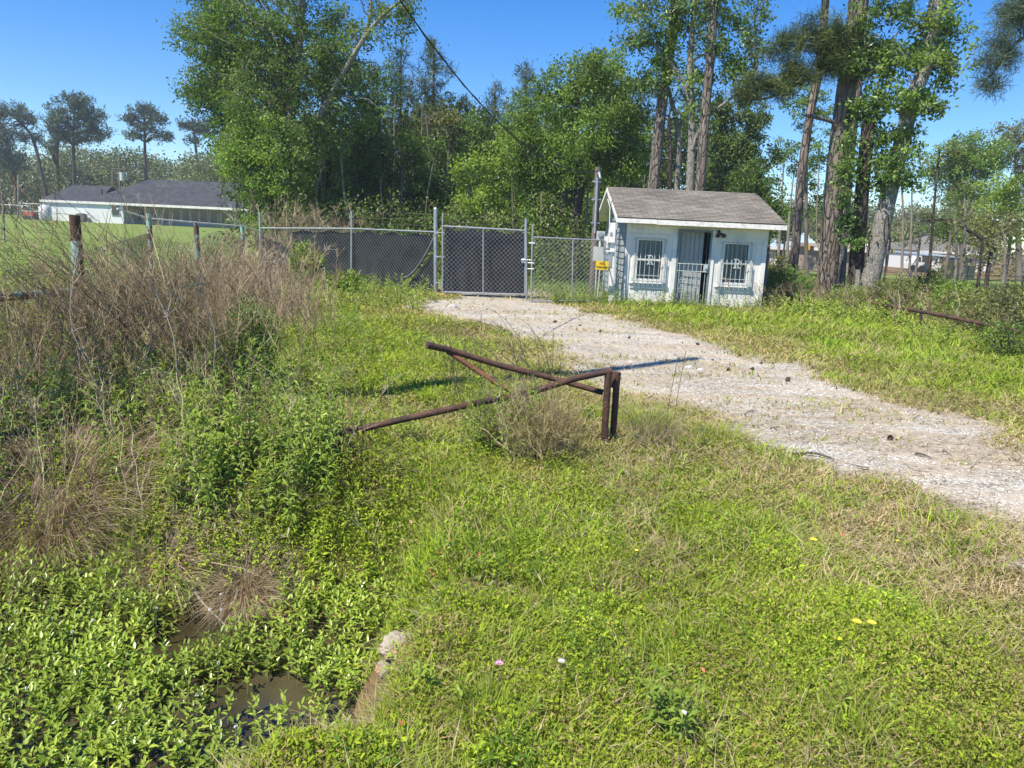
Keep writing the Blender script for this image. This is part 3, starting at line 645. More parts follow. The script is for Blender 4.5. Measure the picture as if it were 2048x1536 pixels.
for a, b, c, d in WLs:
    fr = M(); t = .05
    fr.box(a, a+t, HY-.012, HY+.06, c, d); fr.box(b-t, b, HY-.012, HY+.06, c, d)
    fr.box(a+t, b-t, HY-.012, HY+.06, c, c+.05); fr.box(a+t, b-t, HY-.012, HY+.06, d-.045, d); fr.box(a+t, b-t, HY+.0, HY+.05, (c+d)/2-.025, (c+d)/2+.025)
    # casing and sill outside the opening
    fr.box(a-.1, a-.003, HY-.025, HY-.003, c-.06, d+.04); fr.box(b+.003, b+.1, HY-.025, HY-.003, c-.06, d+.04)
    fr.box(a-.1, b+.1, HY-.028, HY-.003, d+.043, d+.11); fr.box(a-.14, b+.14, HY-.07, HY-.003, c-.085, c-.063); fr.box(a-.11, b+.11, HY-.03, HY-.003, c-.2, c-.088)
    wf = fr.build('window', T['white'], gh)
    M().box(a+t+.001, b-t-.001, HY+.02, HY+.026, c+.05, d-.046).build('pane', T['glass'], wf)
    bl = M(); nb = 7
    for k in range(nb):
        w0 = (b-a-2*t)/nb; bl.obox((a+t+k*w0+.004, HY+.09, c+.04), (w0*.96, .012, 0), (0, .003, 0), (0, 0, d-c-.09))
    bl.build('blind', T['blind'], wf)
    M().box(a, b, HY+.14, HY+.15, c, d).build('backing', T['darkin'], wf)
    # burglar cage
    cg = M(); yo = HY-.11; hw = (b-a)/2+.04; cx = (a+b)/2
    def rod(x0, y0, z0, x1, y1, z1, r_=.0075, n=5): cg.tube([(x0, y0, z0), (x1, y1, z1)], r_, n)
    for k in range(7):
        xx = cx-hw+.03+k*(2*hw-.06)/6; rod(xx, yo, c-.0, xx, yo, (c+d)/2+.1)
        rod(xx, HY-.045, (c+d)/2+.0, xx, HY-.045, d+.03, .006)
        rod(xx, yo, c-.0, xx, yo+.005, c-.14, .007)
    for z_ in (c+.0, c+.14, (c+d)/2+.0): rod(cx-hw, yo, z_, cx+hw, yo, z_, .008)
    for z_ in (d+.0,): rod(cx-hw, HY-.045, z_, cx+hw, HY-.045, z_, .008)
    for sx in (-1, 1):
        for z_ in (c, (c+d)/2, ): rod(cx+sx*hw, yo, z_, cx+sx*hw, HY-.01, z_, .008)
        rod(cx+sx*hw, yo, c-.02, cx+sx*hw, yo, (c+d)/2+.1, .009); rod(cx+sx*hw, HY-.05, c-.03, cx+sx*hw, HY-.05, d+.0, .009)
        rod(cx+sx*(hw+.02), HY-.06, d-.03, cx+sx*(hw+.02), HY-.01, d-.03, .022, 8)
        cg.box(cx+sx*hw-.05, cx+sx*hw+.05, yo-.012, yo+.012, c-.03, c+.07)
    co = cg.build('window_bars', T['ironpale'], gh)
    slabR(cx, yo-.012, (c+d)/2-.12, .25, T['ironpale'], co)
# door and caged security door
M().box(DX0, DX1, HY+.5, HY+.52, -.02, DZ1).build('dark_doorway', T['darkin'], gh)
dr = M().obox((DX0+.06, HY+.1, .02), (.66, .02, 0), (0, .04, 0), (0, 0, 1.95)).build('door', T['pgrey'], gh)
m = M()
for k in range(5): m.obox((DX0+.11+k*.125, HY+.094+k*.004, .06), (.006, 0, 0), (0, .006, 0), (0, 0, 1.88))
m.build('door_groove', T['black'], dr)
sd_ = M(); yd = HY-.055
sd_.box(DX0+.0, DX0+.045, yd, yd+.04, .0, DZ1); sd_.box(DX1-.05, DX1-.003, yd, yd+.04, 0, DZ1); sd_.box(DX0+.045, DX1-.05, yd, yd+.04, DZ1-.06, DZ1)
sdo = sd_.build('security_door', T['irongreen'], gh)
b_ = M()
for k in range(7):
    xx = DX0+.1+k*.115
    b_.tube([(xx, yd+.0, .03), (xx, yd+.0, 1.16)], .0075, 5)
b_.tube([(DX0+.04, yd, .94), (DX1-.04, yd, .94)], .01, 5); b_.tube([(DX0+.04, yd, 1.13), (DX1-.04, yd, 1.13)], .01, 5); b_.tube([(DX0+.04, yd, .06), (DX1-.04, yd, .06)], .01, 5)
for cx in (DX0+.215, DX0+.56):          # scrolled ornaments
    for k in range(7):
        zc = .38+.06*k; rr_ = .07+.02*math.sin(k*1.7)
        for sx in (-1, 1):
            th = np.linspace(0, 1.6*PI, 9); b_.tube([(cx+sx*(rr_*.55-rr_*.5*math.cos(a)), yd-.01, zc+rr_*.45*math.sin(a)) for a in th], .005, 4)
b_.build('lower_bars', T['ironpale'], sdo)
b2 = M()
for k in range(7):
    xx = DX0+.1+k*.115; b2.tube([(xx, yd+.03, 1.16), (xx, yd+.03, DZ1-.06)], .0045, 5)
b2.build('upper_bars', T['irongreen'], sdo)
M().box(DX1-.17, DX1-.06, yd-.035, yd-.003, .93, 1.14).tube([(DX1-.12, yd-.07, 1.05), (DX1-.12, yd-.03, 1.05)], .03, 10).build('lock_box', T['ironpale'], sdo)
m = M()
for k in (0, 1):
    p0 = np.array([5.24+.03*k, HY-.06, 1.97]); p1 = p0+np.array([-.03+.13*k, -.1, -.07])
    m.tube([p0, p1], [.02, .05], 10); m.tube([p1, p1+(p1-p0)*.15], [.056, .058], 12)
m.tube([(5.25, HY, 2.03), (5.25, HY-.06, 2.0)], .04, 10); m.build('floodlight', T['black'], gh)
M().tube([(5.36, HY-.03, .0), (5.35, HY-.05, .55)], .01, 5).tube([(5.42, HY-.03, .0), (5.38, HY-.05, .55)], .01, 5).build('small_conduit', T['ironpale'], gh)

# electric service pole, meter and panel beside the house
def at(px, py, Y): return np.array(W(px, py, Y))
PB, PT = np.array(W(1184, 606, 21.4)), np.array(W(1196, 334, 21.4)); PB[2] = -.3
up = root('service_pole', (float(PB[0]), 21.4, 0), 'weathered wooden service pole with metal conduit at the left corner of the guard house', 'utility pole')
M().tube([PB, PB*.5+PT*.5, PT], [.1, .095, .08], 12, jit=.06).build('pole', T['wood_pole'], up, True)
cdt = lambda f: PB+(PT-PB)*f+np.array([-.02, -.14, 0])
m = M().tube([cdt(.55), cdt(.75), cdt(.93)], .035, 10); m.tube([cdt(.93), cdt(.95)+(.04, -.06, .02), cdt(.92)+(.08, -.1, 0)], [.04, .05, .03], 10); m.build('conduit', T['zinc'], up, True)
for f in (.62, .78, .9): c_ = cdt(f); M().box(c_[0]-.12, c_[0]+.12, c_[1]+.04, c_[1]+.07, c_[2]-.02, c_[2]+.02).build('strap', T['zinc'], up)

mt = root('electric_meter', (2.2, 21.1, 1.7), 'grey round electric meter above a pale breaker box at the fence end', 'electric meter')
M().box(2.1, 2.32, 21.1, 21.2, 1.62, 1.88).build('meter_base', T['meter'], mt)
M().tube([(2.21, 21.1, 1.78), (2.21, 21.02, 1.78)], [.085, .08], 16).tube([(2.21, 21.019, 1.78), (2.21, 20.99, 1.78)], [.055, .045], 16).build('dial', T['zinc'], mt, True)
M().box(2.03, 2.31, 20.95, 21.1, 1.1, 1.46).box(2.025, 2.315, 20.935, 20.95, 1.09, 1.47).build('breaker_box', T['meter'], mt)
M().tube([(2.14, 21.03, 1.1), (2.15, 21.03, -.05)], .018, 8).tube([(2.24, 21.03, 1.1), (2.22, 21.05, -.05)], .018, 8).tube([(2.2, 21.1, 1.47), (2.2, 21.12, 1.62)], .03, 8).build('pipe', T['meter'], mt, True)
sg = root('warning_sign', (2.4, 20.05, 1.05), 'yellow rectangular no trespassing sign hanging beside the guard house', 'sign')
sx0, sz0 = W(1191, 538, 20.05)[0], W(1191, 539, 20.05)[2]
M().box(sx0, sx0+.33, 20.05, 20.058, sz0, sz0+.22).build('plate', T['yellow'], sg)
def text(body, size, loc, mat, parent, name='lettering', sx=1.0):
    cu_ = bpy.data.curves.new(name, 'FONT'); cu_.body = body; cu_.size = size; cu_.extrude = .001; cu_.offset = size*.02; cu_.align_x = 'CENTER'; cu_.align_y = 'CENTER'
    to = bpy.data.objects.new('tmp', cu_); COL.objects.link(to); dg = bpy.context.evaluated_depsgraph_get()
    me = bpy.data.meshes.new_from_object(to.evaluated_get(dg)); COL.objects.unlink(to); bpy.data.objects.remove(to)
    me.transform(Matrix.Translation(loc) @ Matrix.Rotation(PI/2, 4, 'X') @ Matrix.Scale(sx, 4, (1, 0, 0)))
    me.materials.clear(); me.materials.append(mat); o = bpy.data.objects.new(name, me); COL.objects.link(o); o.parent = parent; o.location = -Vector(parent['_w'])
    return o
text('NO', .085, (sx0+.165, 20.047, sz0+.155), T['black'], sg)
text('TRESPASSING', .068, (sx0+.165, 20.047, sz0+.06), T['black'], sg, sx=.72)
po = root('painted_post', (2.75, 20.35, 0), 'white painted timber post with small boxes and cables left of the guard house', 'post')
bx = at(1222, 598, 20.35)[0]; tx = at(1226, 448, 20.35)[0]
M().obox((bx-.06, 20.35, -.05), (.12, 0, 0), (0, .1, 0), (tx-bx, 0, 2.15)).build('post', T['whiterough'], po)
M().tube([(bx+.09, 20.33, 0), (tx+.09, 20.33, 2.05)], .02, 8).tube([(bx-.09, 20.4, .4), (tx-.1, 20.42, 2.5), (tx-.15, 20.6, 2.7)], .014, 6).build('conduit', T['ironpale'], po, True)
M().box(tx-.1, tx+.07, 20.28, 20.348, 1.6, 1.98).box(tx-.2, tx-.11, 20.3, 20.36, 1.45, 1.75).box(tx-.2, tx+.08, 20.3, 20.349, 1.36, 1.4).build('junction_box', T['white'], po)
M().box(tx-.09, tx+.03, 20.33, 20.348, .98, 1.3).build('cover_plate', T['siding'], po)
M().box(tx-.07, tx-.01, 20.265, 20.279, 1.78, 1.86).build('cover_plate', T['siding'], po)

# ------------------------------------------------------------------ chain link fences
def mesh_panel(m, p0, p1, z0a, z1a, z0b, z1b, step=.12, r_=.0033, off=.0):
    """diagonal wires between p0 and p1 (plan points)"""
    p0, p1 = np.array(p0, float), np.array(p1, float); L = np.linalg.norm(p1-p0); h = max(z1a-z0a, z1b-z0b)
    A, B = [], []
    for sgn in (1, -1):
        for c in np.arange(-h if sgn > 0 else 0, (L if sgn > 0 else L+h)+.001, step):
            # u = c + sgn*w, w in 0..h
            w0 = 0; w1 = h
            if sgn > 0: w0 = max(0, -c); w1 = min(h, L-c)
            else: w0 = max(0, c-L); w1 = min(h, c)
            if w1-w0 < .02: continue
            e = []
            for w_ in (w0, w1):
                u_ = (c+sgn*w_)/L; zb = z0a+(z0b-z0a)*u_; zt = z1a+(z1b-z1a)*u_
                xy = p0+(p1-p0)*u_; e.append((xy[0], xy[1]+off*sgn, zb+(zt-zb)*w_/h))
            A.append(e)
    P = np.array(A); m.tubes(P, r_, 3)
fe = root('screened_fence', (-4.5, 22, 0), 'chain link fence with sagging black privacy screen left of the gate', 'fence')
FP = [at(520, 456, 25.0), at(703, 457, 23.4), at(872, 464, 21.2)]
posts = [(at(522, 428, 25.0), .03, 1.98), (at(703, 427, 23.4), .028, 2.05), ]
m = M(); m.tubes(np.array([[FP[0], FP[1]], [FP[1], FP[2]]]), .022, 8); m.build('top_rail', T['zinc'], fe, True)
m = M()
for a, b in ((0, 1), (1, 2)):
    mesh_panel(m, FP[a][:2], FP[b][:2], .05, FP[a][2], .05, FP[b][2], .12, .0033)
m.build('chain_link', T['wire'], fe)
for P_, r_ in ((FP[0], .035), (FP[1], .028)):
    M().tube([(P_[0], P_[1], -.2), (P_[0], P_[1], P_[2]+.5)], r_, 10).build('post', T['zinc'], fe, True)
# screen fabric with folds, torn corner
def fabric(p0, p1, zt0, zt1, cut=None, seed=0):
    nx_, nz_ = 90, 30; u_ = np.linspace(0, 1, nx_)[:, None]+np.zeros((1, nz_)); t = np.linspace(0, 1, nz_)[None]+np.zeros((nx_, 1))
    p0, p1 = np.array(p0), np.array(p1); zt = zt0+(zt1-zt0)*u_-.03-.10*np.abs(np.sin(u_*PI*3.5+seed))*(t > .0)
    z = .03+(zt-.03)*t
    bul = .10+.12*fbm(u_*6, t*2, 1, seed+2)*np.sin(PI*t)+.04*np.sin(u_*40+4*t)*(1-t)
    X = p0[0]+(p1[0]-p0[0])*u_; Y = p0[1]+(p1[1]-p0[1])*u_+bul-.02
    ii = np.arange(nx_*nz_).reshape(nx_, nz_)
    q = np.stack([ii[:-1, :-1], ii[1:, :-1], ii[1:, 1:], ii[:-1, 1:]], -1)
    if cut is not None: q = q[~cut(u_[:-1, :-1], t[:-1, :-1])]
    return M().add(np.stack([X, Y, z], -1).reshape(-1, 3), None, q.reshape(-1, 4))
fabric(FP[0][:2], FP[1][:2], FP[0][2], FP[1][2], lambda u_, t: (u_ < .35) & (t > .55) & (t > .9-u_), 1).build('privacy_screen', T['screen'], fe, True)
fabric(FP[1][:2], FP[2][:2], FP[1][2], FP[2][2], lambda u_, t: (u_ > .62) & (t < .9*(u_-.6)/.4) & (t > .9*(u_-.66)/.4), 4).build('privacy_screen', T['screen'], fe, True)
fold = M(); pp = []
for k in np.linspace(0, 1, 10):
    u_ = .66+.34*k; xy = FP[1][:2]+(FP[2][:2]-FP[1][:2])*u_; pp.append((xy[0], xy[1]-.02, .35+1.25*k**1.6))
fold.tube(pp, .03, 6, jit=.4); T['foldgrey'] = surf('grey_fabric_fold', (.16, .17, .18), (.1, .105, .11), 8, .8); fold.build('fold', T['foldgrey'], fe, True)
bw = M()
for k in (1, 2, 3):
    bw.tubes(np.array([[FP[0]+(0, 0, .16*k), FP[1]+(0, 0, .16*k)], [FP[1]+(0, 0, .16*k), FP[2]+(0, 0, .16*k)]]), .0035, 3)
    for s_, e_ in ((FP[0], FP[1]), (FP[1], FP[2])):
        for u_ in np.arange(.02, 1, .05):
            c = s_+(e_-s_)*u_+np.array([0, 0, .16*k]); bw.tube([c-np.array([.02, 0, .02]), c+np.array([.02, 0, .02])], .003, 3)
bw.build('barbed_wire', T['wiredull'], fe)
tp = root('gate_post', (FP[2][0]+.05, 21.2, 0), 'tall thick galvanised pipe post between the screened fence and the gate', 'post')
x_ = at(872, 583, 21.2)[0]; x2 = at(871, 422, 21.2)[0]
M().tube([(x_, 21.2, -.2), (x2, 21.2, 2.27)], .055, 14).tube([(x2, 21.2, 2.27), (x2, 21.2, 2.31)], [.06, .03], 14).build('pipe', T['zinc'], tp, True)
for zc in (.3, 1.0, 1.65): M().tube([(x_-.003*0, 21.2, zc-.03), (x_, 21.2, zc+.03)], .066, 14).tube([(x_, 21.15, zc), (x_+.22, 21.0, zc)], .015, 6).build('hinge_clamp', T['zinc'], tp, True)
# screened swing gate
g1 = root('screened_gate', (-.9, 20.7, 0), 'closed chain link gate leaf covered with black privacy screen', 'gate')
a0, a1, b0, b1 = at(885, 584, 20.7), at(885, 452, 20.7), at(1050, 589, 20.9), at(1050, 461, 20.9)
m = M().tube([a0, a1], .022, 8).tube([b0, b1], .022, 8).tube([a0, b0], .022, 8).tube([a1, b1], .022, 8)
c0, c1 = a0+(b0-a0)*.49, a1+(b1-a1)*.49; m.tube([c0, c1], .018, 8)
m.tube([a1, a1+(0, 0, .33)], .02, 8).tube([b1, b1+(0, 0, .32)], .02, 8)
m.build('frame', T['zinc'], g1, True)
m = M(); mesh_panel(m, a0[:2]-(0, .01), b0[:2]-(0, .01), a0[2], a1[2], b0[2], b1[2], .12, .0033); m.build('chain_link', T['wire'], g1)
m = M(); o_ = np.array([.0, .04, 0]); m.add([a0+o_, b0+o_, b1+o_, a1+o_], None, [(0, 1, 2, 3)])
m = fabric((a0+o_)[:2], (b0+o_)[:2], a1[2]+.02, b1[2]+.02, None, 9); mv = m.v[0]; mv[:, 1] = np.minimum(mv[:, 1], 21.0)
mv[:, 2] = a0[2]+.02+(mv[:, 2]-.03)*((a1[2]-a0[2])/(a1[2])); m.build('privacy_screen', T['screen'], g1, True)
m = M()
for k in (1, 2, 3):
    m.tube([a1+(0, 0, .1*k), b1+(0, 0, .1*k)], .003, 3)
    for u_ in np.arange(.03, 1, .06):
        c = a1+(b1-a1)*u_+np.array([0, 0, .1*k]); m.tube([c-np.array([.015, 0, .02]), c+np.array([.015, 0, .02])], .003, 3)
m.build('barbed_wire', T['wiredull'], g1)
M().box(b0[0]-.14, b0[0]-.02, 20.83, 20.87, .95, 1.08).tube([b0*.45+b1*.55+(-.1, -.05, 0), b0*.45+b1*.55+(.2, -.15, 0)], .012, 6).build('latch', T['zinc'], g1)
# free standing post + unscreened gate leaf
fp = root('gate_post', (.27, 20.75, 0), 'thin galvanised post standing between the two gate leaves', 'post')
x_ = at(1054, 600, 20.6)[0]; x2 = at(1052, 437, 20.6)[0]
M().tube([(x_, 20.6, -.2), (x2, 20.6, 2.1)], .028, 10).build('pipe', T['zinc'], fp, True)
m = M(); [m.tube([(x_-.02, 20.57, .5+.05*k), (x_+.02, 20.55, .53+.05*k)], .007, 5) for k in range(14)]; m.build('chain', T['rust'], fp)
g2 = root('open_gate', (1.0, 19.9, 0), 'open chain link gate leaf without screen left of the guard house', 'gate')
a0, a1, b0, b1 = at(1062, 602, 19.9), at(1064, 474, 19.9), at(1207, 601, 20.3), at(1209, 481, 20.3)
m = M().tube([a0-(0, 0, .03), a1+(0, 0, .32)], .022, 8).tube([b0, b1], .022, 8).tube([a0, b0], .02, 8).tube([a1, b1], .02, 8)
m.tube([a0+(b0-a0)*.56, a1+(b1-a1)*.56], .018, 8); m.build('frame', T['zinc'], g2, True)
m = M(); mesh_panel(m, a0[:2], b0[:2], a0[2], a1[2], b0[2], b1[2], .12, .0033); m.build('chain_link', T['wire'], g2)
[M().tube([(a0[0]-.13, 19.9, z_), (a0[0]+.03, 19.88, z_)], .014, 6).build('latch', T['zinc'], g2) for z_ in (.85, 1.0, 1.5)]
# fence right of the house, seen edge on
rf_ = root('side_fence', (6.9, 21.5, 0), 'short chain link fence running back from the right corner of the guard house', 'fence')
m = M(); mesh_panel(m, (6.72, 20.9), (7.35, 23.5), .02, 1.5, .0, 1.5, .11, .004); m.build('chain_link', T['wire'], rf_)
m = M().tube([(6.72, 20.9, 1.5), (7.35, 23.5, 1.5)], .02, 8); m.build('top_rail', T['zinc'], rf_, True)
m = M().tube([(7.0, 22.0, -.1), (7.02, 22, 1.65)], .03, 8); m.build('post', T['rust'], rf_, True)

T['greenpaint2'] = surf('pale_green_paint', (.33, .5, .42), (.26, .42, .34), 8, .7, c3=(.5, .6, .52), s3=6)
# old left fence
lf_ = root('old_fence', (-5.2, 10, 0), 'old chain link fence with bent wire and flaking green posts by the brush', 'fence')
LP = [(149, 430, 8.5, .055), (297, 427, 13, .045), (392, 445, 15.0, .05), (484, 452, 19, .045)]
tops = []
for px, py, Y, r_ in LP:
    t_ = at(px, py, Y); tops.append(t_); jb = np.array([t_[0], Y, gz(t_[0], Y)-.2])
    po_ = M().tube([jb, (jb+t_)/2+np.array([.01, 0, 0]), t_], r_, 14).build('post', T['greenpaint' if px > 200 else 'rust'], lf_, True)
    if px < 200: M().tube([t_+(jb-t_)*.14, t_+(jb-t_)*.34], r_+.003, 14).build('paint_band', T['greenpaint2'], po_, True)
e = at(522, 463, 25)
pl = [tops[1]-(0, 0, .05)+(.1, -1.2, .1), tops[1]-(0, 0, .08), tops[2]+(0, 0, .0), tops[3], e]
M().tube(pl, .014, 8).build('top_rail', T['whiterough'], lf_, True)
a = at(0, 604, 7.2); a_ = a+(a-at(165, 600, 8.4))*.8; b = np.array([tops[0][0], 8.5, a[2]+.0])
M().tube([a_, b], .042, 12).build('mid_rail', T['greenpaint'], lf_, True)
m = M(); pA = tops[0][:2]; dv = (a-a_)[:2]; dv /= np.linalg.norm(dv)
mesh_panel(m, pA-dv*3.4, pA, .3, 1.22, -.1, 1.4, .10, .003)
mesh_panel(m, pA, tops[1][:2], -.1, 1.35, -.1, 1.5, .1, .003)
mesh_panel(m, tops[1][:2], tops[2][:2], -.1, 1.5, -.1, 1.5, .11, .003); mesh_panel(m, tops[2][:2], tops[3][:2], -.1, 1.5, -.1, 1.5, .12, .0035)
for v_ in m.v:                                # bent, sagging wire
    v_[:, 2] -= .18*np.sin(v_[:, 0]*3.1+v_[:, 1])**2*np.clip(v_[:, 2], 0, 2)/1.4; v_[:, 1] += .06*np.sin(v_[:, 0]*5+v_[:, 2]*3)
m.build('chain_link', T['wiredull'], lf_)
fpst = root('fence_post', tuple(at(8, 482, 40)), 'slim green steel post alone on the far left lawn', 'post')
M().tube([at(9, 484, 40), at(6, 408, 40)], .05, 8).build('pipe', T['greenpaint'], fpst, True)

# ------------------------------------------------------------------ rusted pipe barrier in front
pb = root('pipe_barrier', (.9, 6.5, 0), 'rusted brown bent pipe gate lying in the weeds beside the drive', 'barrier')
def tubepx(lst, rad, name, mat, par, n=14):
    return M().tube([at(*q) for q in lst], rad, n, jit=.02).build(name, mat, par, True)
tubepx([(1217, 900, 6.4), (1208, 885, 6.4), (1213, 800, 6.4), (1217, 743, 6.4)], .03, 'post', T['rust'], pb)
tubepx([(1223, 890, 6.5), (1225, 880, 6.5), (1231, 800, 6.5), (1234, 750, 6.5)], .029, 'post', T['rust'], pb)
tubepx([(1230, 775, 6.5), (1233, 748, 6.5), (1233.5, 744, 6.5)], [.039, .039, .038], 'cap', T['rust'], pb)
tubepx([(1224, 742, 6.4), (1212, 744, 6.4), (1150, 757, 6.3), (1060, 785, 6.2), (960, 805, 6.1), (800, 840, 6.0), (650, 875, 5.9), (480, 892, 5.8)], .027, 'long_rail', T['rust'], pb)
tubepx([(1206, 785, 6.45), (1100, 755, 6.5), (1000, 731, 6.5), (900, 700, 6.4), (854, 690, 6.3)], [.025, .025, .026, .027, .031], 'raised_rail', T['rust'], pb)
tubepx([(895, 702, 6.42), (940, 732, 6.4), (990, 765, 6.35), (1060, 800, 6.3)], .023, 'brace', T['rustbright'], pb)
old = root('fallen_pipe', tuple(at(120, 890, 5.9)), 'rusty pipe end half buried in the tall weeds at far left', 'pipe')
tubepx([(60, 886, 5.7), (150, 880, 5.9), (152, 925, 5.85)], .035, 'pipe', T['rust'], old)
rr = root('pipe_rail', tuple(at(1843, 640, 16)), 'low rusty pipe rail on one short post at the right edge of the lawn', 'railing')
tubepx([(1742, 606, 19.5), (1785, 613, 18.6), (1900, 634, 16.5), (2040, 664, 14.6), (2200, 700, 12.5)], .04, 'rail', T['rust'], rr)
q = at(1843, 626, 17.5); M().tube([q, (q[0], q[1], gz(q[0], q[1])-.1)], .035, 10).build('post', T['rust'], rr, True)

# overhead service wire and the roadside pole it comes from (out of frame, left)
rp = root('utility_pole', (-4.6, 5.0, 0), 'tall roadside wooden utility pole left of the camera', 'utility pole')
PH = 14.8
M().tube([(-4.6, 5.0, -.5), (-4.6, 5.0, PH)], [.17, .11], 12).build('pole', T['wood_pole'], rp, True)
wr = M(); A_ = PT+np.array([0, -.1, -.12]); B_ = np.array([-4.6, 5.0, 9.4]); tt = np.linspace(0, 1, 40)
P_ = A_+(B_-A_)*tt[:, None]; P_[:, 2] -= 4*2.05*tt*(1-tt)
wr.tube(P_, .012, 5); P2 = P_.copy(); P2[:, 0] += .02*np.sin(tt*160); P2[:, 2] += .02*np.cos(tt*160); 
wr.tube(P2, .006, 4)
tag(wr.build('service_wire', T['cable'], loc=tuple(A_)), 'dark sagging overhead wire running down to the service pole', 'wire')

# ------------------------------------------------------------------ distant left house
YH = 95
lh = root('farmhouse', (-40, YH, .5), 'long single storey white house with dark charcoal roof across the left lawn', 'house')
def hw(px, py, Y=YH): return at(px, py, Y)
gb = .5
xa, xb, xc, xd = hw(86, 430)[0], hw(178, 430)[0], hw(259, 430)[0], hw(492, 430)[0]
ze = .5+2.45
def roofbox(x0, x1, y0, y1, z0, z1, hip0=0, hip1=0, oh=.18, mat='shingle_dark', par=None, trim='white'):
    ym = (y0+y1)/2
    m = M(); v = [(x0-oh, y0-oh, z0), (x1+oh, y0-oh, z0), (x1+oh-hip1, ym, z1), (x0-oh+hip0, ym, z1), (x0-oh, y1+oh, z0), (x1+oh, y1+oh, z0)]
    v += [(a_, b_, c_-.12) for a_, b_, c_ in v]
    m.add(v, [(0, 3, 4), (1, 5, 2)], [(0, 1, 2, 3), (3, 2, 5, 4), (6, 9, 8, 7), (9, 10, 11, 8)]); m.build('roof', T[mat], par)
    M().box(x0-oh, x1+oh, y0-oh-.05, y0-oh+.02, z0-.3, z0-.02).build('gutter', T[trim], par)
M().box(xa, xb+.5, YH, YH+7, gb-.3, ze).build('wall', T['siding_w'], lh)
M().box(xb+.5, xc, YH-1.5, YH+8, gb-.3, ze-.02).build('wall', T['siding_w'], lh)
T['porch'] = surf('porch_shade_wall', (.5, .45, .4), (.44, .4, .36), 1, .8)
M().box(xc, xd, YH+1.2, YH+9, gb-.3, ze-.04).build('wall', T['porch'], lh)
M().box(hw(470, 430)[0], xd+8, YH-.5, YH+8.5, gb-.3, ze-.06).build('wall', T['siding_w'], lh)
roofbox(xa, xb+1, YH, YH+7, ze, ze+2.0, 2.2, 0, par=lh)
roofbox(xb+.5, xd-.8, YH-1.5, YH+9.2, ze+.0, ze+3.1, 5.5, 1.6, par=lh)
roofbox(xb+3.0, xc+3, YH-.8, YH+7.5, ze+.1, ze+2.2, 1, 0, par=lh)
roofbox(xd-2.2, xd+8, YH-.9, YH+8.4, ze-.02, ze+2.6, 0, 3, par=lh)
for px in (232, ):
    q = hw(px, 430, YH-1.5)
    wo = M().box(q[0]-.5, q[0]+.5, YH-1.56, YH-1.5, gb+.9, gb+2.1).build('window', T['siding_w'], lh)
    M().box(q[0]-.42, q[0]+.42, YH-1.6, YH-1.565, gb+.95, gb+2.05).build('pane', T['darkglass'], wo)
for px in (283, 308, 333, 353, 372, 390, 408, 428, 450):
    q = hw(px, 430, YH+1.2); wd = .42
    wo = M().box(q[0]-wd-.1, q[0]+wd+.1, YH+1.12, YH+1.19, gb+.35, gb+2.15).build('window', T['siding_w'], lh)
    M().box(q[0]-wd, q[0]+wd, YH+1.08, YH+1.115, gb+.42, gb+2.08).build('pane', T['darkglass'], wo)
q = hw(482, 430)
wo = M().box(q[0]-.45, q[0]+.45, YH-.57, YH-.51, gb+.8, gb+2.1).build('window', T['white'], lh); M().box(q[0]-.36, q[0]+.36, YH-.6, YH-.575, gb+.88, gb+2.02).build('pane', T['darkglass'], wo)
for x_, z_ in ((hw(195, 382)[0], ze+1.1), (hw(438, 372)[0], ze+1.9)): M().tube([(x_, YH+1, z_-.3), (x_, YH+1, z_+.45)], .09, 8).build('vent_pipe', T['black'], lh, True)
tk = root('gas_tank', tuple(hw(92, 440, 92)), 'white upright rounded tank against the white garage wall', 'tank')
q = hw(91, 432, 92); M().tube([(q[0], 92, gb), (q[0], 92, gb+.1), (q[0], 92, gb+1.5), (q[0], 92, gb+1.8)], [.6, .68, .68, .35], 18).build('body', T['carwhite'], tk, True)
M().tube([(q[0], 92, gb+1.78), (q[0], 92, gb+1.92)], .15, 10).build('valve_cap', T['zinc'], tk, True)
ac = root('air_conditioner', tuple(hw(164, 440, 93)), 'dark grey outdoor air conditioning unit by the white wall', 'air conditioner')
q = hw(164, 430, 93); M().box(q[0]-.45, q[0]+.45, 92.5, 93.3, gb, gb+.95).build('casing', T['bark_far'], ac); M().tube([(q[0], 92.9, gb+.95), (q[0], 92.9, gb+1.0)], .35, 14).build('fan_grille', T['black'], ac)
tc_ = root('ride_on_mower', tuple(hw(66, 440, 93)), 'orange ride on mower parked in the wire pen left of the house', 'mower')
q = hw(66, 432, 93); X = q[0]
m = M().obox((X-.9, 92.6, gb+.45), (1.1, 0, 0), (0, .9, 0), (0, 0, .35)).obox((X-.75, 92.7, gb+.8), (.9, 0, 0), (0, .7, 0), (.05, 0, .18)); m.tube([(X-.95, 93.05, gb+.62), (X-.9, 93.05, gb+.62)], .28, 10); m.obox((X+.2, 92.55, gb+.6), (.85, 0, 0), (0, 1, 0), (0, 0, .12)); m.build('body', T['orange'], tc_)
M().box(X+.45, X+.9, 92.8, 93.3, gb+.72, gb+.85).box(X+.85, X+.95, 92.8, 93.3, gb+.85, gb+1.2).build('seat', T['black'], tc_)
for wx_, wy_, rr_ in ((-.6, 92.5, .25), (-.6, 93.5, .25), (.7, 92.45, .38), (.7, 93.55, .38)): M().tube([(X+wx_, wy_-.1, gb+rr_), (X+wx_, wy_+.1, gb+rr_)], rr_, 14).build('wheel', T['tyre'], tc_, True)
pen = root('wire_pen', tuple(hw(60, 440, 90)), 'grey chain link pen around the orange mower', 'fence')
xs_ = [hw(40, 430, 90)[0], hw(62, 430, 90)[0], hw(84, 430, 90)[0]]
for x_ in xs_: M().tube([(x_, 90, gb-.1), (x_, 90, gb+1.85)], .05, 6).build('post', T['zinc'], pen, True)
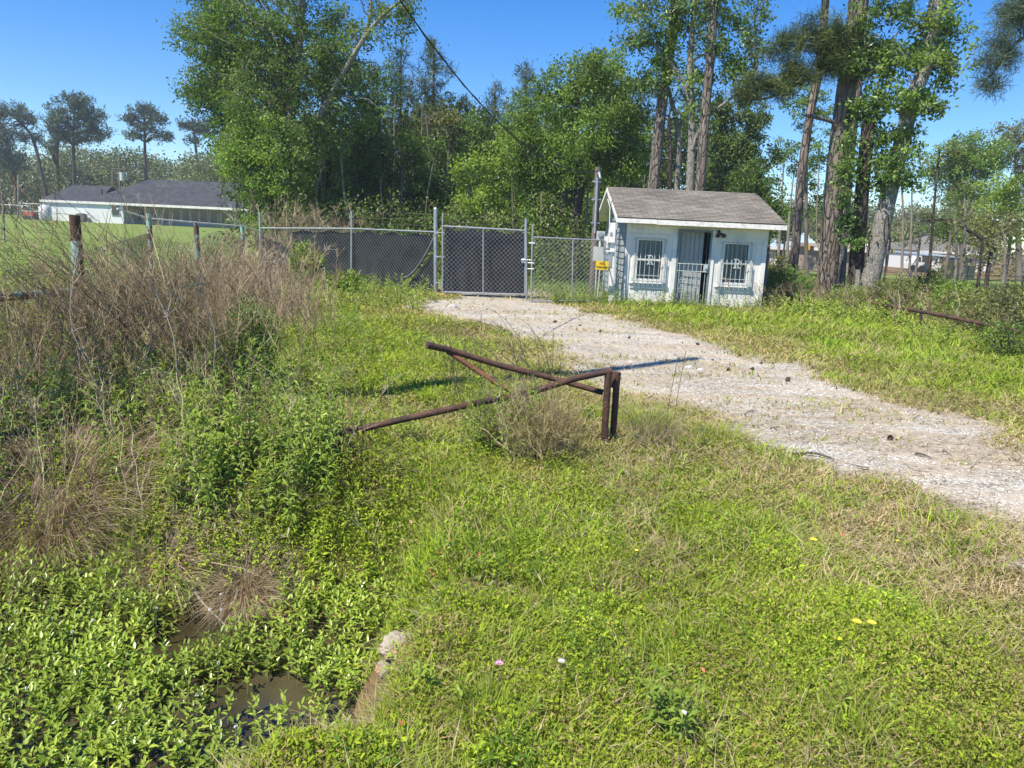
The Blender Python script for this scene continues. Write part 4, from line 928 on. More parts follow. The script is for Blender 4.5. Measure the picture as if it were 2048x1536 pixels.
M().tube([(xs_[0], 90, gb+1.85), (xs_[2], 90, gb+1.85)], .04, 6).tube([(xs_[0], 90, gb+1.0), (xs_[2], 90, gb+1.0)], .03, 6).build('rail', T['zinc'], pen, True)
m = M(); mesh_panel(m, (xs_[0], 90), (xs_[2], 90), gb, gb+1.85, gb, gb+1.85, .35, .012); m.build('chain_link', T['wire'], pen)
ff = root('far_fence', (-62, 92, .5), 'low grey wire fence running left from the mower pen', 'fence')
M().tube([(xs_[0]-.2, 92, gb+1.6), (xs_[0]-22, 92, gb+1.6)], .04, 6).build('rail', T['zinc'], ff, True)
m = M(); mesh_panel(m, (xs_[0]-22, 92), (xs_[0]-.2, 92), gb, gb+1.6, gb, gb+1.6, .4, .012); m.build('chain_link', T['wiredull'], ff)
for px, py0, py1, lab in ((37, 350, 440, 'pale slender pole standing left of the mower pen'), (239, 328, 400, 'dark utility pole with crossarm behind the charcoal roof'), (225, 340, 400, 'short brown pole beside the larger utility pole behind the roof')):
    Y = 100 if px < 100 else 118
    p0_, p1_ = at(px, py0, Y), at(px, py1, Y); o = root('utility_pole', tuple(p1_), lab, 'utility pole'); p1_[2] = .4
    M().tube([p1_, p0_], .16 if px != 37 else .13, 8).build('pole', T['bark_pale'] if px == 37 else T['wood_pole'], o, True)
    if px == 239:
        M().obox((p0_[0]-1, Y-.2, p0_[2]-.8), (2, 0, 0), (0, .12, 0), (0, 0, .14)).build('crossarm', T['wood_pole'], o)
        M().tube([(p0_[0]+.45, Y-.3, p0_[2]-2.4), (p0_[0]+.45, Y-.3, p0_[2]-1.2)], .35, 10).build('transformer', T['meter'], o, True)

# ------------------------------------------------------------------ distant right houses
def simple_house(name, label, x0, x1, Y, dep, zb, zw, zr, wmat, rmat, hip=0, cat='house'):
    o = root(name, ((x0+x1)/2, Y, zb), label, cat)
    M().box(x0, x1, Y, Y+dep, zb-.5, zw).build('wall', T[wmat], o)
    roofbox(x0, x1, Y, Y+dep, zw, zr, hip, hip, .4, rmat, o)
    return o
def rx(px, Y): return at(px, 510, Y)[0]
def rz(px, py, Y): return at(px, py, Y)[2]
Y = 85; h1 = simple_house('cottage', 'white cottage with pale blue metal roof beyond the leaning pines', rx(1530, Y), rx(1628, Y), Y, 8, -.9, rz(1610, 496, Y), rz(1620, 466, Y+4), 'siding_w', 'metalroof')
for px in (1560, 1616):
    q = rx(px, Y); wo = M().box(q-.6, q+.6, Y-.06, Y-.003, .2, 1.4).build('window', T['white'], h1); M().box(q-.5, q+.5, Y-.1, Y-.063, .3, 1.3).build('pane', T['darkglass'], wo)
Y = 70; sh = simple_house('shed', 'low tan shed with flat roof behind the big pine', rx(1632, Y), rx(1738, Y), Y, 6, -1.0, rz(1700, 497, Y), rz(1700, 495, Y)+.25, 'tan', 'tan', 0, 'shed')
M().box(rx(1640, Y), rx(1668, Y), Y-.05, Y-.003, -.9, rz(1650, 503, Y)).build('door', T['darkin'], sh)
m = M(); [m.box(rx(1684, Y)+k*.9, rx(1684, Y)+k*.9+.06, Y-.04, Y-.003, -.9, rz(1690, 499, Y)) for k in range(4)]; m.build('batten', T['wood_pole'], sh)
Y = 95; h2 = simple_house('bungalow', 'grey shingled bungalow behind the trees at right', rx(1842, Y), rx(1985, Y), Y, 12, -.8, rz(1900, 503, Y), rz(1920, 474, Y+6), 'siding_w', 'shingle_grey', 4)
for px in (1880, 1925):
    q = rx(px, Y); wo = M().box(q-.6, q+.6, Y-.06, Y-.003, .1, 1.3).build('window', T['white'], h2); M().box(q-.5, q+.5, Y-.1, Y-.063, .2, 1.2).build('pane', T['darkglass'], wo)
Y = 88; cp = root('carport', (rx(1860, Y), Y, -.7), 'pale metal roofed carport sheltering a white truck', 'carport')
zc = rz(1850, 510, Y); M().obox((rx(1822, Y), Y-2, zc), (rx(1905, Y)-rx(1822, Y), 0, -.15), (0, 7, .2), (0, 0, .12)).build('roof', T['metalroof'], cp)
for px in (1826, 1860, 1900): M().box(rx(px, Y), rx(px, Y)+.1, Y-1.9, Y-1.8, -1, zc-.02).build('post', T['white'], cp)
M().box(rx(1862, Y), rx(1885, Y), Y+2, Y+2.1, -.9, zc-.1).build('side_wall', T['siding_w'], cp)
Y = 84; bx0, bx1 = rx(1825, Y), rx(1852, Y); zb = -.75
tr_ = root('pickup_truck', ((bx0+bx1)/2, Y, zb), 'white four door pickup truck parked under the carport', 'truck')
L_ = bx1-bx0
prof = [(0, .45), (0, .95), (.05, 1.05), (.28, 1.1), (.38, 1.75), (.68, 1.78), (.76, 1.12), (1, 1.1), (1, .45)]
m = M(); nP = len(prof); v_ = [(bx0+a*L_*1.0, Y+yy, zb+b) for yy in (0, 1.8) for a, b in prof]
m.add(v_, None, [(k, k+1, nP+k+1, nP+k) for k in range(nP-1)]); m.add(v_, [(0, k, k+1) for k in range(1, nP-1)]+[(nP, nP+k+1, nP+k) for k in range(1, nP-1)]); m.build('body', T['carwhite'], tr_)
M().obox((bx0+.36*L_, Y-.02, zb+1.15), (.14*L_, 0, 0), (0, .015, 0), (.02*L_, 0, .5)).obox((bx0+.54*L_, Y-.02, zb+1.15), (.15*L_, 0, 0), (0, .015, 0), (-.03*L_, 0, .5)).build('side_window', T['darkglass'], tr_)
for a in (.18, .82): M().tube([(bx0+a*L_, Y-.08, zb+.4), (bx0+a*L_, Y+.2, zb+.4)], .4, 16).build('wheel', T['tyre'], tr_, True)
M().box(bx0+.02, bx0+.1*L_, Y-.03, Y-.005, zb+.35, zb+.5).box(bx1-.25*L_, bx1, Y-.03, Y-.005, zb+.4, zb+.55).build('bumper', T['orange'], tr_)
Y = 62; yb_ = root('plywood_panel', (rx(1930, Y), Y, -.6), 'orange plywood wall with brown trim standing at right behind saplings', 'panel')
M().box(rx(1888, Y), rx(1940, Y), Y, Y+.2, -1.0, rz(1910, 522, Y)).build('sheet', T['plywood'], yb_)
M().obox((rx(1942, Y), Y, -1.0), (rx(1978, Y)-rx(1942, Y), 1.5, 0), (0, .15, 0), (0, 0, 1.0+rz(1960, 532, Y))).build('sheet', T['plywood'], yb_)
M().box(rx(1884, Y), rx(1944, Y), Y-.06, Y+.25, rz(1910, 521, Y), rz(1910, 516, Y)).build('cap', T['wood_pole'], yb_)
# low rail fence across the right distance
rfn = root('rail_fence', (rx(1800, 48), 48, -.4), 'weathered post and wire fence crossing behind the right trees', 'fence')
for k in range(12):
    x_ = 12+k*2.3; M().tube([(x_, 46+.1*k, -.8), (x_+random.uniform(-.05, .05), 46+.1*k, .5)], .06, 6).build('post', T['wood_pole'], rfn, True)
m = M()
for z_ in (-.1, .2, .42): m.tube([(12, 46, z_), (37.3, 47.1, z_)], .015, 4)
m.build('wire', T['wiredull'], rfn)
for px, py, Y, lab in ((1614, 500, 50, 'small yellow tag tied to the fence left of the big pine'), (1781, 508, 30, 'small yellow marker hanging on a vine by the leaning tree')):
    q = at(px, py, Y); M_ = M().obox(q, (.1*Y/30, 0, 0), (0, .01, 0), (.02, 0, .2*Y/30)); tag(M_.build('marker_tag', T['yellow'], loc=tuple(q)), lab, 'tag')
# ------------------------------------------------------------------ trees
def spline(pts, n):
    P = np.array(pts, float); t = np.linspace(0, len(P)-1, n); i = np.clip(t.astype(int), 0, len(P)-2); f = (t-i)[:, None]
    p0 = P[np.clip(i-1, 0, None)]; p1 = P[i]; p2 = P[i+1]; p3 = P[np.clip(i+2, None, len(P)-1)]
    return .5*((2*p1)+(-p0+p2)*f+(2*p0-5*p1+4*p2-p3)*f**2+(-p0+3*p1-3*p2+p3)*f**3)
def limbs(m, TP, targets, r0=.05, r1=.008, rise=.55, K=7, n=4, wob=.12, col=.5):
    """curved limbs from the nearest trunk or branch polyline to each target point"""
    T_ = np.array(targets); N_ = len(T_)
    if N_ == 0: return None
    Q = np.concatenate([P[int(len(P)*.12):] for P in TP])
    hd = np.min(np.linalg.norm(T_[:, None]-Q[None], axis=2), axis=1)
    low = T_-np.array([0, 0, 1.])*(hd*rise*(.5+.9*rng.random(N_)))[:, None]
    A_ = Q[np.argmin(np.linalg.norm(low[:, None]-Q[None], axis=2), axis=1)]
    t = np.linspace(0, 1, K)[None, :, None]; L = np.linalg.norm(T_-A_, axis=1)
    P = A_[:, None]+(T_-A_)[:, None]*t; P[..., 2] += (L[:, None]*.12*np.sin(PI*t[..., 0]))
    P += rng.normal(0, wob, (N_, K, 3))*np.sin(PI*t)*np.clip(L, .3, 3)[:, None, None]*.5
    R0 = np.clip(r0*(L/3)**.8, r1*1.5, r0*2)[:, None]
    Rr = R0+(r1-R0)*t[..., 0]**.8
    m.tubes(P, Rr, n, np.full(N_, col)); return P
def clusters(blobs, gap=.0, shell=.5):
    """blobs: (x,y,z, rx,ry,rz, n)"""
    C = []
    for (x_, y_, z_, a_, b_, c_, n_) in blobs:
        d = unit(n_); r_ = rng.random(n_)**shell
        C.append(np.array([x_, y_, z_])+d*r_[:, None]*np.array([a_, b_, c_]))
    return np.concatenate(C)
def foliage(m, C, per, cr, L, Wd=.5, vmean=.5, vs=.22, flat=.7, up=.3, hang=0.2, kind=1):
    n = len(C)*per; c = np.repeat(C, per, 0); off = rng.normal(size=(n, 3))*cr*np.array([1, 1, flat])*.6
    vc = np.repeat(rng.normal(vmean, vs, len(C)), per)
    v = np.clip(vc+rng.normal(0, .13, n), 0, 1)
    d = unit(n, -hang); m.leaves(c+off, d, unit(n, up), L*(.6+.7*rng.random(n)), L*Wd*(.7+.6*rng.random(n)), v, .12, .1, kind)
def needles(m, C, per, L, wd=.012, up=.25, vmean=.5, vs=.2, sc=.25):
    n = len(C)*per; c = np.repeat(C, per, 0)+rng.normal(size=(n, 3))*L*sc*1.5
    v = np.clip(np.repeat(rng.normal(vmean, vs, len(C)), per)+rng.normal(0, .12, n), 0, 1)
    m.leaves(c, unit(n, up), unit(n), L*(.7+.5*rng.random(n)), wd, v, 0, .08, 1)
TREES = {}
def tree(name, label, cat, trunks, bark, blobs=(), leaf='hard', per=40, cr=.5, L=.13, limb_frac=.7, r_limb=.05, group=None, kind='leaf', Wd=.5, vmean=.5, gap=None, nl=4, twigs=0, hang=.2, up=.3, rise=.55, wd=.012, flat=.7, vs=.22, nside=12, jit=.06):
    """trunks: list of (list of points, r0, r1). blobs in world units"""
    base = trunks[0][0][0]; bz = gz(base[0], base[1]); o = root(name, (base[0], base[1], bz), label, cat, group)
    tm = M(); TP = []
    for pts, ra, rb in trunks:
        P = spline(pts, max(8, 5*len(pts))); rr_ = np.linspace(ra, rb, len(P))
        if pts is trunks[0][0]: rr_[:2] *= [1.35, 1.12]
        tm.tube(P, rr_, nside, jit=jit); TP.append(P)
    if len(blobs):
        C = clusters(blobs)
        if gap: C = C[fbm(C[:, 0]+C[:, 1]*.3, C[:, 2], gap[0], int(base[0]*3) % 50) > gap[1]]
        tg = C[rng.random(len(C)) < limb_frac*(.45 if kind == 'leaf' else .35)]
        if len(tg):
            limbs(tm, TP, tg, r_limb, .007, rise, n=nl)
        if twigs:
            n_ = len(C)*twigs; c = np.repeat(C, twigs, 0); d = unit(n_, .2)*cr*(.6+rng.random((n_, 1)))
            t = np.linspace(0, 1, 4)[None, :, None]; P = c[:, None]+d[:, None]*t+rng.normal(0, .04, (n_, 4, 3))*t
            tm.tubes(P, .006*(1.2-t[..., 0]), 3)
        cm = M()
        if kind == 'leaf': foliage(cm, C, max(6, int(per*.85)), cr*.82, L*1.05, Wd, vmean, vs, flat, up, hang)
        else: needles(cm, C, int(per*.8), L, wd, up, vmean, vs)
    tm.build('trunk', T[bark], o, True)
    if len(blobs): cm.build('crown', T[leaf], o)
    return o
def B(px, py, Y, rx_, rz_, n, ry=None):
    q = at(px, py, Y); return (q[0], q[1], q[2], rx_, ry or rx_*.8, rz_, n)
def TK(pts, ra, rb):      # pixel trunk path -> points; first point dropped to the ground
    P = [at(*p) for p in pts]; g_ = gz(P[0][0], P[0][1]); P[0] = np.array([P[0][0], P[0][1], g_-.15]); return (P, ra, rb)

# A: big hardwood left of centre
tree('hardwood_tree', 'tallest leafy hardwood left of centre with pale bare limb reaching right', 'tree',
     [TK([(580, 480, 30), (577, 400, 30), (572, 300, 30.2), (588, 180, 30.5), (600, 60, 31), (615, -160, 31)], .27, .12),
      ([at(577, 330, 30.2), at(640, 230, 30), at(690, 140, 29.8), at(740, 60, 29.5), at(790, 10, 29.5), at(840, -20, 29.3)], .13, .04),
      ([at(700, 130, 29.8), at(740, 35, 30), at(735, -60, 30)], .08, .03)],
     'bark_grey', [B(440, 40, 31, 1.7, 2.0, 60), B(420, 170, 31, 1.2, .8, 30), B(455, 110, 31, 1.0, 1.6, 30), B(520, 60, 31, 1.9, 2.3, 60), B(560, 220, 30, 1.9, 2.3, 60), B(620, 320, 30, 1.4, 1.8, 44),
      B(610, 60, 30.5, 2.4, 2.4, 60), B(650, 180, 30.6, 2.0, 2.2, 80), B(560, 130, 30.4, 2.0, 2.0, 60), B(500, 180, 30.8, 1.4, 1.8, 44), B(720, 60, 30, 2.0, 1.4, 28), B(790, 15, 29.5, 1.0, .7, 14), B(600, -120, 31, 4.5, 2.4, 90), B(755, 160, 30, .9, 1.4, 14)],
     'hard', 75, .42, .125, .8, .06, vmean=.58, twigs=5, gap=(.9, .3))
tree('hardwood_tree', 'yellow green bushy tree hanging over the farmhouse end', 'tree',
     [TK([(560, 470, 29), (555, 380, 29), (540, 300, 29.2), (530, 230, 29.5)], .13, .04)],
     'bark_grey', [B(500, 250, 29, 1.1, 1.3, 44), B(495, 320, 28.8, 1.0, 1.1, 46), B(540, 390, 28.7, 1.1, 1.1, 60), B(560, 320, 28.6, 1.0, 1.5, 46), B(535, 440, 28.6, .9, .6, 34), B(465, 290, 29.2, .7, .7, 22)],
     'hard', 80, .36, .12, .8, .04, vmean=.78, twigs=5, gap=(1.2, .36))
tree('hardwood_tree', 'dark green leafy tree at the upper left edge of the wood', 'tree',
     [TK([(530, 470, 36), (500, 350, 36), (455, 220, 36), (450, 80, 36), (450, -80, 36)], .2, .06)],
     'bark_dark', [B(410, 60, 36, 1.4, 2.0, 55), B(420, 200, 36, 1.4, 1.0, 45), B(470, 250, 36, 1.3, 1.9, 60), B(450, 120, 36, 1.4, 2, 60), B(440, -60, 36, 2.2, 2, 50)],
     'ivy', 70, .4, .15, .7, .05, vmean=.42, gap=(.9, .32))
tree('dark_tree', 'dark leaning tree with low bent limbs behind the screened fence', 'tree',
     [TK([(655, 480, 34), (652, 400, 34), (650, 280, 34.5), (645, 130, 35)], .3, .1), ([at(668, 455, 34), at(690, 410, 33.8), at(705, 350, 33.8), at(730, 300, 34)], .14, .05), ([at(690, 450, 33.5), at(715, 395, 33.2), at(760, 378, 33)], .08, .04)],
     'bark_dark', [B(650, 330, 35, 1.8, 2.4, 80), B(700, 220, 35, 1.9, 2.2, 80), B(640, 420, 35, 1.6, 1.0, 50), B(740, 340, 35, 1.2, 2, 40), B(670, 120, 35.5, 1.8, 1.7, 45)],
     'dark', 70, .45, .15, .7, .05, gap=(.9, .28))
# pines behind
def pinetop(px, py, Y, h, w_, label, n=55, base_py=470, mat='pine', per=34, L=.34):
    top = at(px, py, Y); rows = []
    for k in range(9):
        f = k/8; rows.append((top[0]+rng.normal(0, .1), Y, top[2]-h*f*.9-.3, w_*(.18+.8*f**.8), w_*(.18+.8*f**.8), .35, int(n*(.35+f))//3))
    return tree('pine_tree', label, 'pine tree', [TK([(px-4, base_py, Y), (px-2, (py+base_py)//2, Y), (px, py, Y)], .17, .03)], 'bark_pine', rows, mat, per, .3, L, .8, .035, kind='needle', wd=.035, up=.5, rise=.2, vmean=.45, group='pines rising above the wood')
pinetop(868, 78, 44, 6, 2.4, 'tallest bushy pine rising above the wood behind the gate post', 90)
pinetop(802, 100, 45, 5, 1.8, 'pointed pine just left of the tallest one above the wood', 60)
pinetop(748, 130, 43, 5, 1.5, 'small pine top beside the bare limb of the tall hardwood', 44)
pinetop(932, 188, 46, 4, 1.5, 'low pine top right of the tallest pine above the wood', 44)
pinetop(1052, 132, 46, 4, 2.1, 'broad dark pine top left of the green trees behind the gate', 60)
pinetop(990, 165, 47, 4, 1.6, 'dark pine top between the gate post and the broad dark pine', 44)
# young hardwoods of the wood
yl = [(700, 250, 33, 'ivy', .45, 'mid green young tree behind the sagging screen'),
      (760, 230, 36, 'olive', .5, 'olive tree with drab leaves left of the tall pines'),
      (812, 260, 33, 'hard', .45, 'narrow green tree behind the screened fence post'),
      (852, 210, 37, 'olive', .45, 'brown green tree under the tallest pine'),
      (898, 270, 34, 'hard', .55, 'green tree right behind the tall gate post'),
      (940, 300, 31, 'hardy', .62, 'bright yellow green young tree above the screened gate'),
      (975, 200, 38, 'ivy', .5, 'tall mid green tree above the screened gate'),
      (1015, 260, 33, 'hardy', .4, 'light green tree above the right end of the screened gate'),
      (1060, 190, 38, 'hard', .5, 'broad green tree rising over the gap between the gates'),
      (1230, 170, 36, 'hard', .5, 'green tree left of the ivy covered pine trunk'),
      (1285, 300, 37, 'olive', .4, 'dull green tree low behind the guard house roof'),
      (1140, 110, 40, 'ivy', .6, 'pale topped tall tree behind the drooping green tree'),
      (1215, 95, 41, 'hardy', .35, 'sparse topped tall tree left of the straight pine')]
for px, py, Y, mt_, vm, lb in yl:
    s_ = Y/33; top = at(px, py, Y)[2]; bl = []
    z_ = top-.9
    while z_ > .8:
        w_ = min(2.1, .7+.35*(top-z_))*s_*.8; q = at(px, 300, Y); bl.append((q[0]+rng.normal(0, .35), Y+rng.normal(0, .3), z_, w_, w_, 1.0, int(9+9*w_*(1 if z_ > 2.5 else .45)))); z_ -= 1.15
    tree('young_tree', lb, 'tree', [TK([(px+rng.integers(-14, 14), 480, Y), (px+rng.integers(-8, 8), (480+py)//2, Y), (px, py+15, Y)], .1, .025)],
         'bark_far', bl, mt_, 75, .42, .15*s_**.5, .6, .035, vmean=vm, gap=(.9, .3), twigs=2)
# F: drooping tree
tree('hardwood_tree', 'broad drooping bright green tree with dark limbs left of the guard house', 'tree',
     [TK([(1152, 480, 30), (1154, 420, 30), (1160, 360, 30), (1150, 280, 30), (1135, 180, 30.5)], .24, .07),
      ([at(1158, 385, 30), at(1110, 340, 29.8), at(1040, 310, 29.6)], .1, .03), ([at(1158, 350, 30), at(1220, 290, 30), at(1270, 240, 30)], .09, .03)],
     'bark_dark', [B(1120, 190, 30.5, 1.6, 1.3, 60), B(1200, 160, 30.5, 1.4, 1.2, 50), B(1060, 260, 30, 1.4, 1.3, 55), B(1150, 270, 30, 1.8, 1.2, 70), B(1240, 240, 30, 1.3, 1.4, 60), B(1030, 330, 30, .9, .9, 28), B(1120, 345, 30, 1.5, .7, 44), B(1220, 330, 30.2, 1.2, .7, 40), B(1270, 330, 31, .8, 1, 26)],
     'hard', 95, .4, .12, .7, .04, vmean=.72, hang=.6, gap=(1, .3))
# G: trunks behind the guard house
tree('pine_tree', 'straight pink barked pine trunk with ivy behind the guard house roof', 'pine tree',
     [TK([(1300, 430, 29), (1309, 350, 29), (1325, 200, 29), (1345, 60, 29), (1362, -120, 29)], .22, .16)],
     'bark_pine', [B(1345, 60, 28.8, .5, 1.0, 14), B(1322, 150, 28.7, .5, 1.0, 16), B(1340, 115, 28.8, .7, .5, 10), B(1365, -90, 29, 2.5, 1.2, 20)], 'hardy', 40, .28, .13, .5, .02, vmean=.55)
tree('hardwood_tree', 'slim grey forked tree between the pines behind the guard house', 'tree',
     [TK([(1357, 430, 29.5), (1356, 330, 29.5), (1355, 255, 29.5), (1340, 190, 29.5), (1325, 130, 29.5)], .13, .05), ([at(1356, 262, 29.5), at(1375, 215, 29.5), at(1385, 150, 29.5)], .08, .03)],
     'bark_grey', [B(1330, 160, 29.5, .8, .8, 12), B(1385, 170, 29.5, .7, .8, 10)], 'ivy', 45, .3, .13, .8, .03, twigs=3)
tree('hardwood_tree', 'tall double trunk hardwood with spreading leafy crown behind the guard house', 'tree',
     [TK([(1383, 430, 28.5), (1382, 330, 28.5), (1384, 230, 28.5), (1380, 130, 28.5), (1395, -60, 28.5)], .17, .08),
      ([at(1384, 235, 28.5), at(1365, 160, 28.5), at(1310, 90, 28.6), at(1260, 20, 28.8)], .08, .03),
      ([at(1384, 300, 28.4), at(1410, 240, 28.3), at(1470, 190, 28.2), at(1510, 150, 28.2)], .07, .03)],
     'bark_grey', [B(1260, 20, 28.8, 1.3, 1.0, 18), B(1300, 70, 28.6, 1.2, 1.2, 24), B(1375, 30, 28.5, 1.3, 1.3, 30), B(1450, 20, 28.5, 1.5, 1.0, 30), B(1430, 110, 28.5, 1.2, 1.0, 22), B(1500, 80, 28.3, 1.1, 1.2, 22), B(1500, 165, 28.2, .8, .7, 10), B(1400, -90, 28.5, 3.2, 1.2, 50), B(1295, 160, 28.6, .8, .8, 9), B(1395, 190, 28.5, .8, 1, 14)],
     'ivy', 60, .38, .135, .8, .045, vmean=.6, twigs=5, gap=(1, .3))
tree('pine_tree', 'thick leaning pine trunk at the right of the cluster behind the guard house', 'pine tree',
     [TK([(1398, 430, 28), (1403, 330, 28), (1413, 200, 28), (1425, 60, 28), (1434, -120, 28)], .18, .14)], 'bark_pine',
     [B(1440, -110, 28, 2.6, 1, 24)], 'pine', 30, .4, .3, .6, .03, kind='needle', wd=.02)
tree('pine_tree', 'dark distant pine seen between the trunks behind the guard house', 'pine tree',
     [TK([(1342, 430, 42), (1340, 340, 42), (1338, 235, 42)], .17, .08)], 'bark_dark', [B(1310, 190, 42, 1.6, .8, 24), B(1370, 165, 42, 1.5, .9, 22), B(1300, 240, 42, 1.3, .5, 18), B(1385, 215, 42, 1.2, .5, 16)], 'pine', 34, .4, .34, .8, .04, kind='needle', wd=.03)
# H: ivy columns
tree('ivy_covered_tree', 'forked dark tree wrapped in ivy above the right end of the guard house roof', 'tree',
     [TK([(1470, 440, 45), (1468, 340, 45), (1450, 270, 45), (1440, 215, 45)], .22, .08), ([at(1470, 350, 45), at(1490, 280, 45), at(1500, 225, 45)], .15, .08)],
     'bark_dark', [B(1443, 235, 45, .75, 1.5, 40), B(1450, 300, 45, .8, 1.2, 30), B(1502, 245, 45, 1.0, 1.5, 46), B(1490, 310, 45, .9, .9, 26), B(1420, 380, 45, 1.6, 1.5, 50), B(1500, 385, 45, 1.7, 1.3, 50), B(1450, 350, 45, 1.5, 1.0, 36)],
     'dark', 75, .4, .17, .5, .04, vmean=.65, vs=.15)
tree('hardwood_tree', 'low rounded green tree just right of the guard house roof end', 'tree',
     [TK([(1540, 500, 40), (1538, 420, 40), (1530, 360, 40)], .12, .05)], 'bark_far', [B(1515, 350, 40, 1.2, .8, 34), B(1545, 430, 38, .8, 1.5, 30), B(1500, 400, 40, 1.2, 1.2, 40)], 'hard', 70, .38, .15, .6, .03)
# I
tree('pine_tree', 'slender leaning pine trunk left of the big foreground pine', 'pine tree',
     [TK([(1584, 553, 24.5), (1590, 500, 24.5), (1600, 380, 24.5), (1618, 240, 24.5), (1640, 130, 24.5), (1655, -60, 24.5)], .15, .11)], 'bark_pine', [B(1660, -90, 24.5, 1.5, .8, 16)], 'pine', 30, .3, .3, .5, .03, kind='needle', wd=.02)
tree('ivy_covered_tree', 'tall narrow leafy tree behind the slender leaning pine', 'tree',
     [TK([(1618, 520, 45), (1612, 400, 45), (1615, 260, 45), (1625, 150, 45)], .13, .05)], 'bark_far',
     [B(1600, 210, 45, .9, 1.5, 34), B(1640, 240, 45, .9, 1.6, 30), B(1585, 320, 45, 1.1, 1.2, 26), B(1625, 330, 45, .9, 1.5, 24), B(1640, 400, 45, .9, 1, 14), B(1560, 300, 45, .5, .5, 6)], 'ivy', 60, .38, .17, .7, .03, vmean=.62, twigs=3, gap=(1, .3))
# J: big pine
JT = TK([(1652, 603, 23), (1661, 480, 23), (1673, 340, 23), (1693, 180, 23), (1712, 60, 23), (1728, -150, 23)], .29, .26)
tree('pine_tree', 'thickest rough barked pine leaning right beside the guard house', 'pine tree',
     [JT, ([at(1706, 100, 23), at(1660, 135, 22.6), at(1600, 165, 22.2), at(1540, 195, 22), at(1490, 200, 22)], .06, .02), ([at(1702, 120, 23), at(1650, 80, 22.6), at(1590, 75, 22.3)], .05, .02),
      ([at(1668, 245, 22.8), at(1645, 238, 22.6), at(1612, 231, 22.4)], .055, .045), ([at(1710, 90, 23), at(1760, 95, 22.9), at(1790, 70, 23)], .04, .02)],
     'bark_pine', [B(1640, 75, 22.6, .9, .55, 60), B(1570, 95, 22.3, .6, .4, 26), B(1680, 110, 22.7, .5, .5, 34), B(1590, 150, 22.2, .7, .3, 30), B(1530, 165, 22, .45, .3, 18), B(1490, 190, 22, .45, .22, 16), B(1560, 190, 22, .4, .2, 12), B(1660, 130, 22.5, .6, .4, 36), B(1725, 115, 22.7, .35, .5, 14), B(1730, -120, 23, 3, 1.3, 60)],
     'pine', 120, .25, .26, .5, .02, kind='needle', wd=.013, vmean=.45, rise=.1, nside=20, jit=.05)
# K
tree('pine_tree', 'thin straight pine half hidden behind the thickest pine', 'pine tree',
     [TK([(1682, 570, 27), (1690, 430, 27), (1702, 290, 27), (1715, 180, 27), (1725, -60, 27)], .17, .12)], 'bark_pine')
# L
tree('ivy_covered_tree', 'dark snapped off trunk with leafy sprouts right of the thickest pine', 'tree',
     [TK([(1706, 612, 22.2), (1715, 500, 22.2), (1727, 350, 22.2), (1737, 245, 22.2)], .21, .17), ([at(1733, 262, 22.2), at(1745, 243, 22.15), at(1752, 236, 22.1)], .1, .09)],
     'bark_dark', [B(1735, 205, 22.2, .5, .55, 26), B(1700, 280, 22, .25, .6, 8), B(1755, 270, 22.1, .25, .4, 6), B(1695, 360, 22, .3, 1.0, 16), B(1700, 440, 22, .3, .5, 10), B(1760, 330, 22, .3, .9, 14), B(1738, 130, 22.4, .7, .8, 24), B(1745, 60, 22.4, .9, .9, 26), B(1715, 480, 21.9, .3, .3, 6)],
     'ivy', 50, .26, .12, .6, .02, vmean=.5, twigs=2)
# M
tree('hardwood_tree', 'pale trunked sweetgum leaning right with leaves along its whole trunk', 'tree',
     [TK([(1727, 628, 21.9), (1745, 540, 21.9), (1768, 430, 21.9), (1795, 320, 21.9), (1825, 200, 21.9), (1862, 90, 21.9), (1880, -110, 21.9)], .27, .16)],
     'bark_grey', [B(1768, 340, 21.7, .45, .5, 18), B(1790, 290, 21.7, .7, .5, 26), B(1845, 250, 21.8, .5, .5, 16), B(1810, 215, 21.7, .8, .6, 26), B(1860, 190, 21.8, .8, .5, 22), B(1830, 130, 21.8, .9, .7, 30), B(1890, 120, 21.9, .8, .7, 26), B(1850, 50, 21.9, 1.0, .8, 34), B(1905, 30, 21.9, .6, .8, 18), B(1800, 40, 22, .7, .8, 16), B(1780, 120, 22, .6, .6, 12), B(1870, -90, 21.9, 1.8, 1.2, 40), B(1815, 360, 21.7, .4, .35, 8), B(1760, 380, 21.7, .3, .3, 7), B(1880, 215, 21.8, .4, .15, 5)],
     'ivy', 52, .26, .125, .8, .025, vmean=.68, twigs=3, rise=.3, gap=(1.7, .43))
tree('sapling', 'short pale stem leaning against the base of the sweetgum', 'sapling', [TK([(1708, 600, 21.6), (1714, 570, 21.6), (1716, 540, 21.7)], .09, .06)], 'bark_grey')
for k, (pth, lb) in enumerate([([(1730, 600, 21.2), (1762, 580, 21.2), (1772, 520, 21.2), (1768, 460, 21.3), (1776, 430, 21.3), (1780, 500, 21.3)], 'dark woody vine looping down beside the sweetgum trunk'),
                               ([(1664, 600, 22.5), (1655, 560, 22.4), (1640, 510, 22.4), (1633, 450, 22.5), (1640, 300, 22.6)], 'thin pale vine climbing the left side of the thickest pine')]):
    P = spline([at(*q) for q in pth], 24); tag(M().tube(P, .022 if k == 0 else .016, 6, jit=.2).build('vine', T['bark_dark'] if k == 0 else T['bark_pale'], None, True, tuple(P[0])), lb, 'vine')
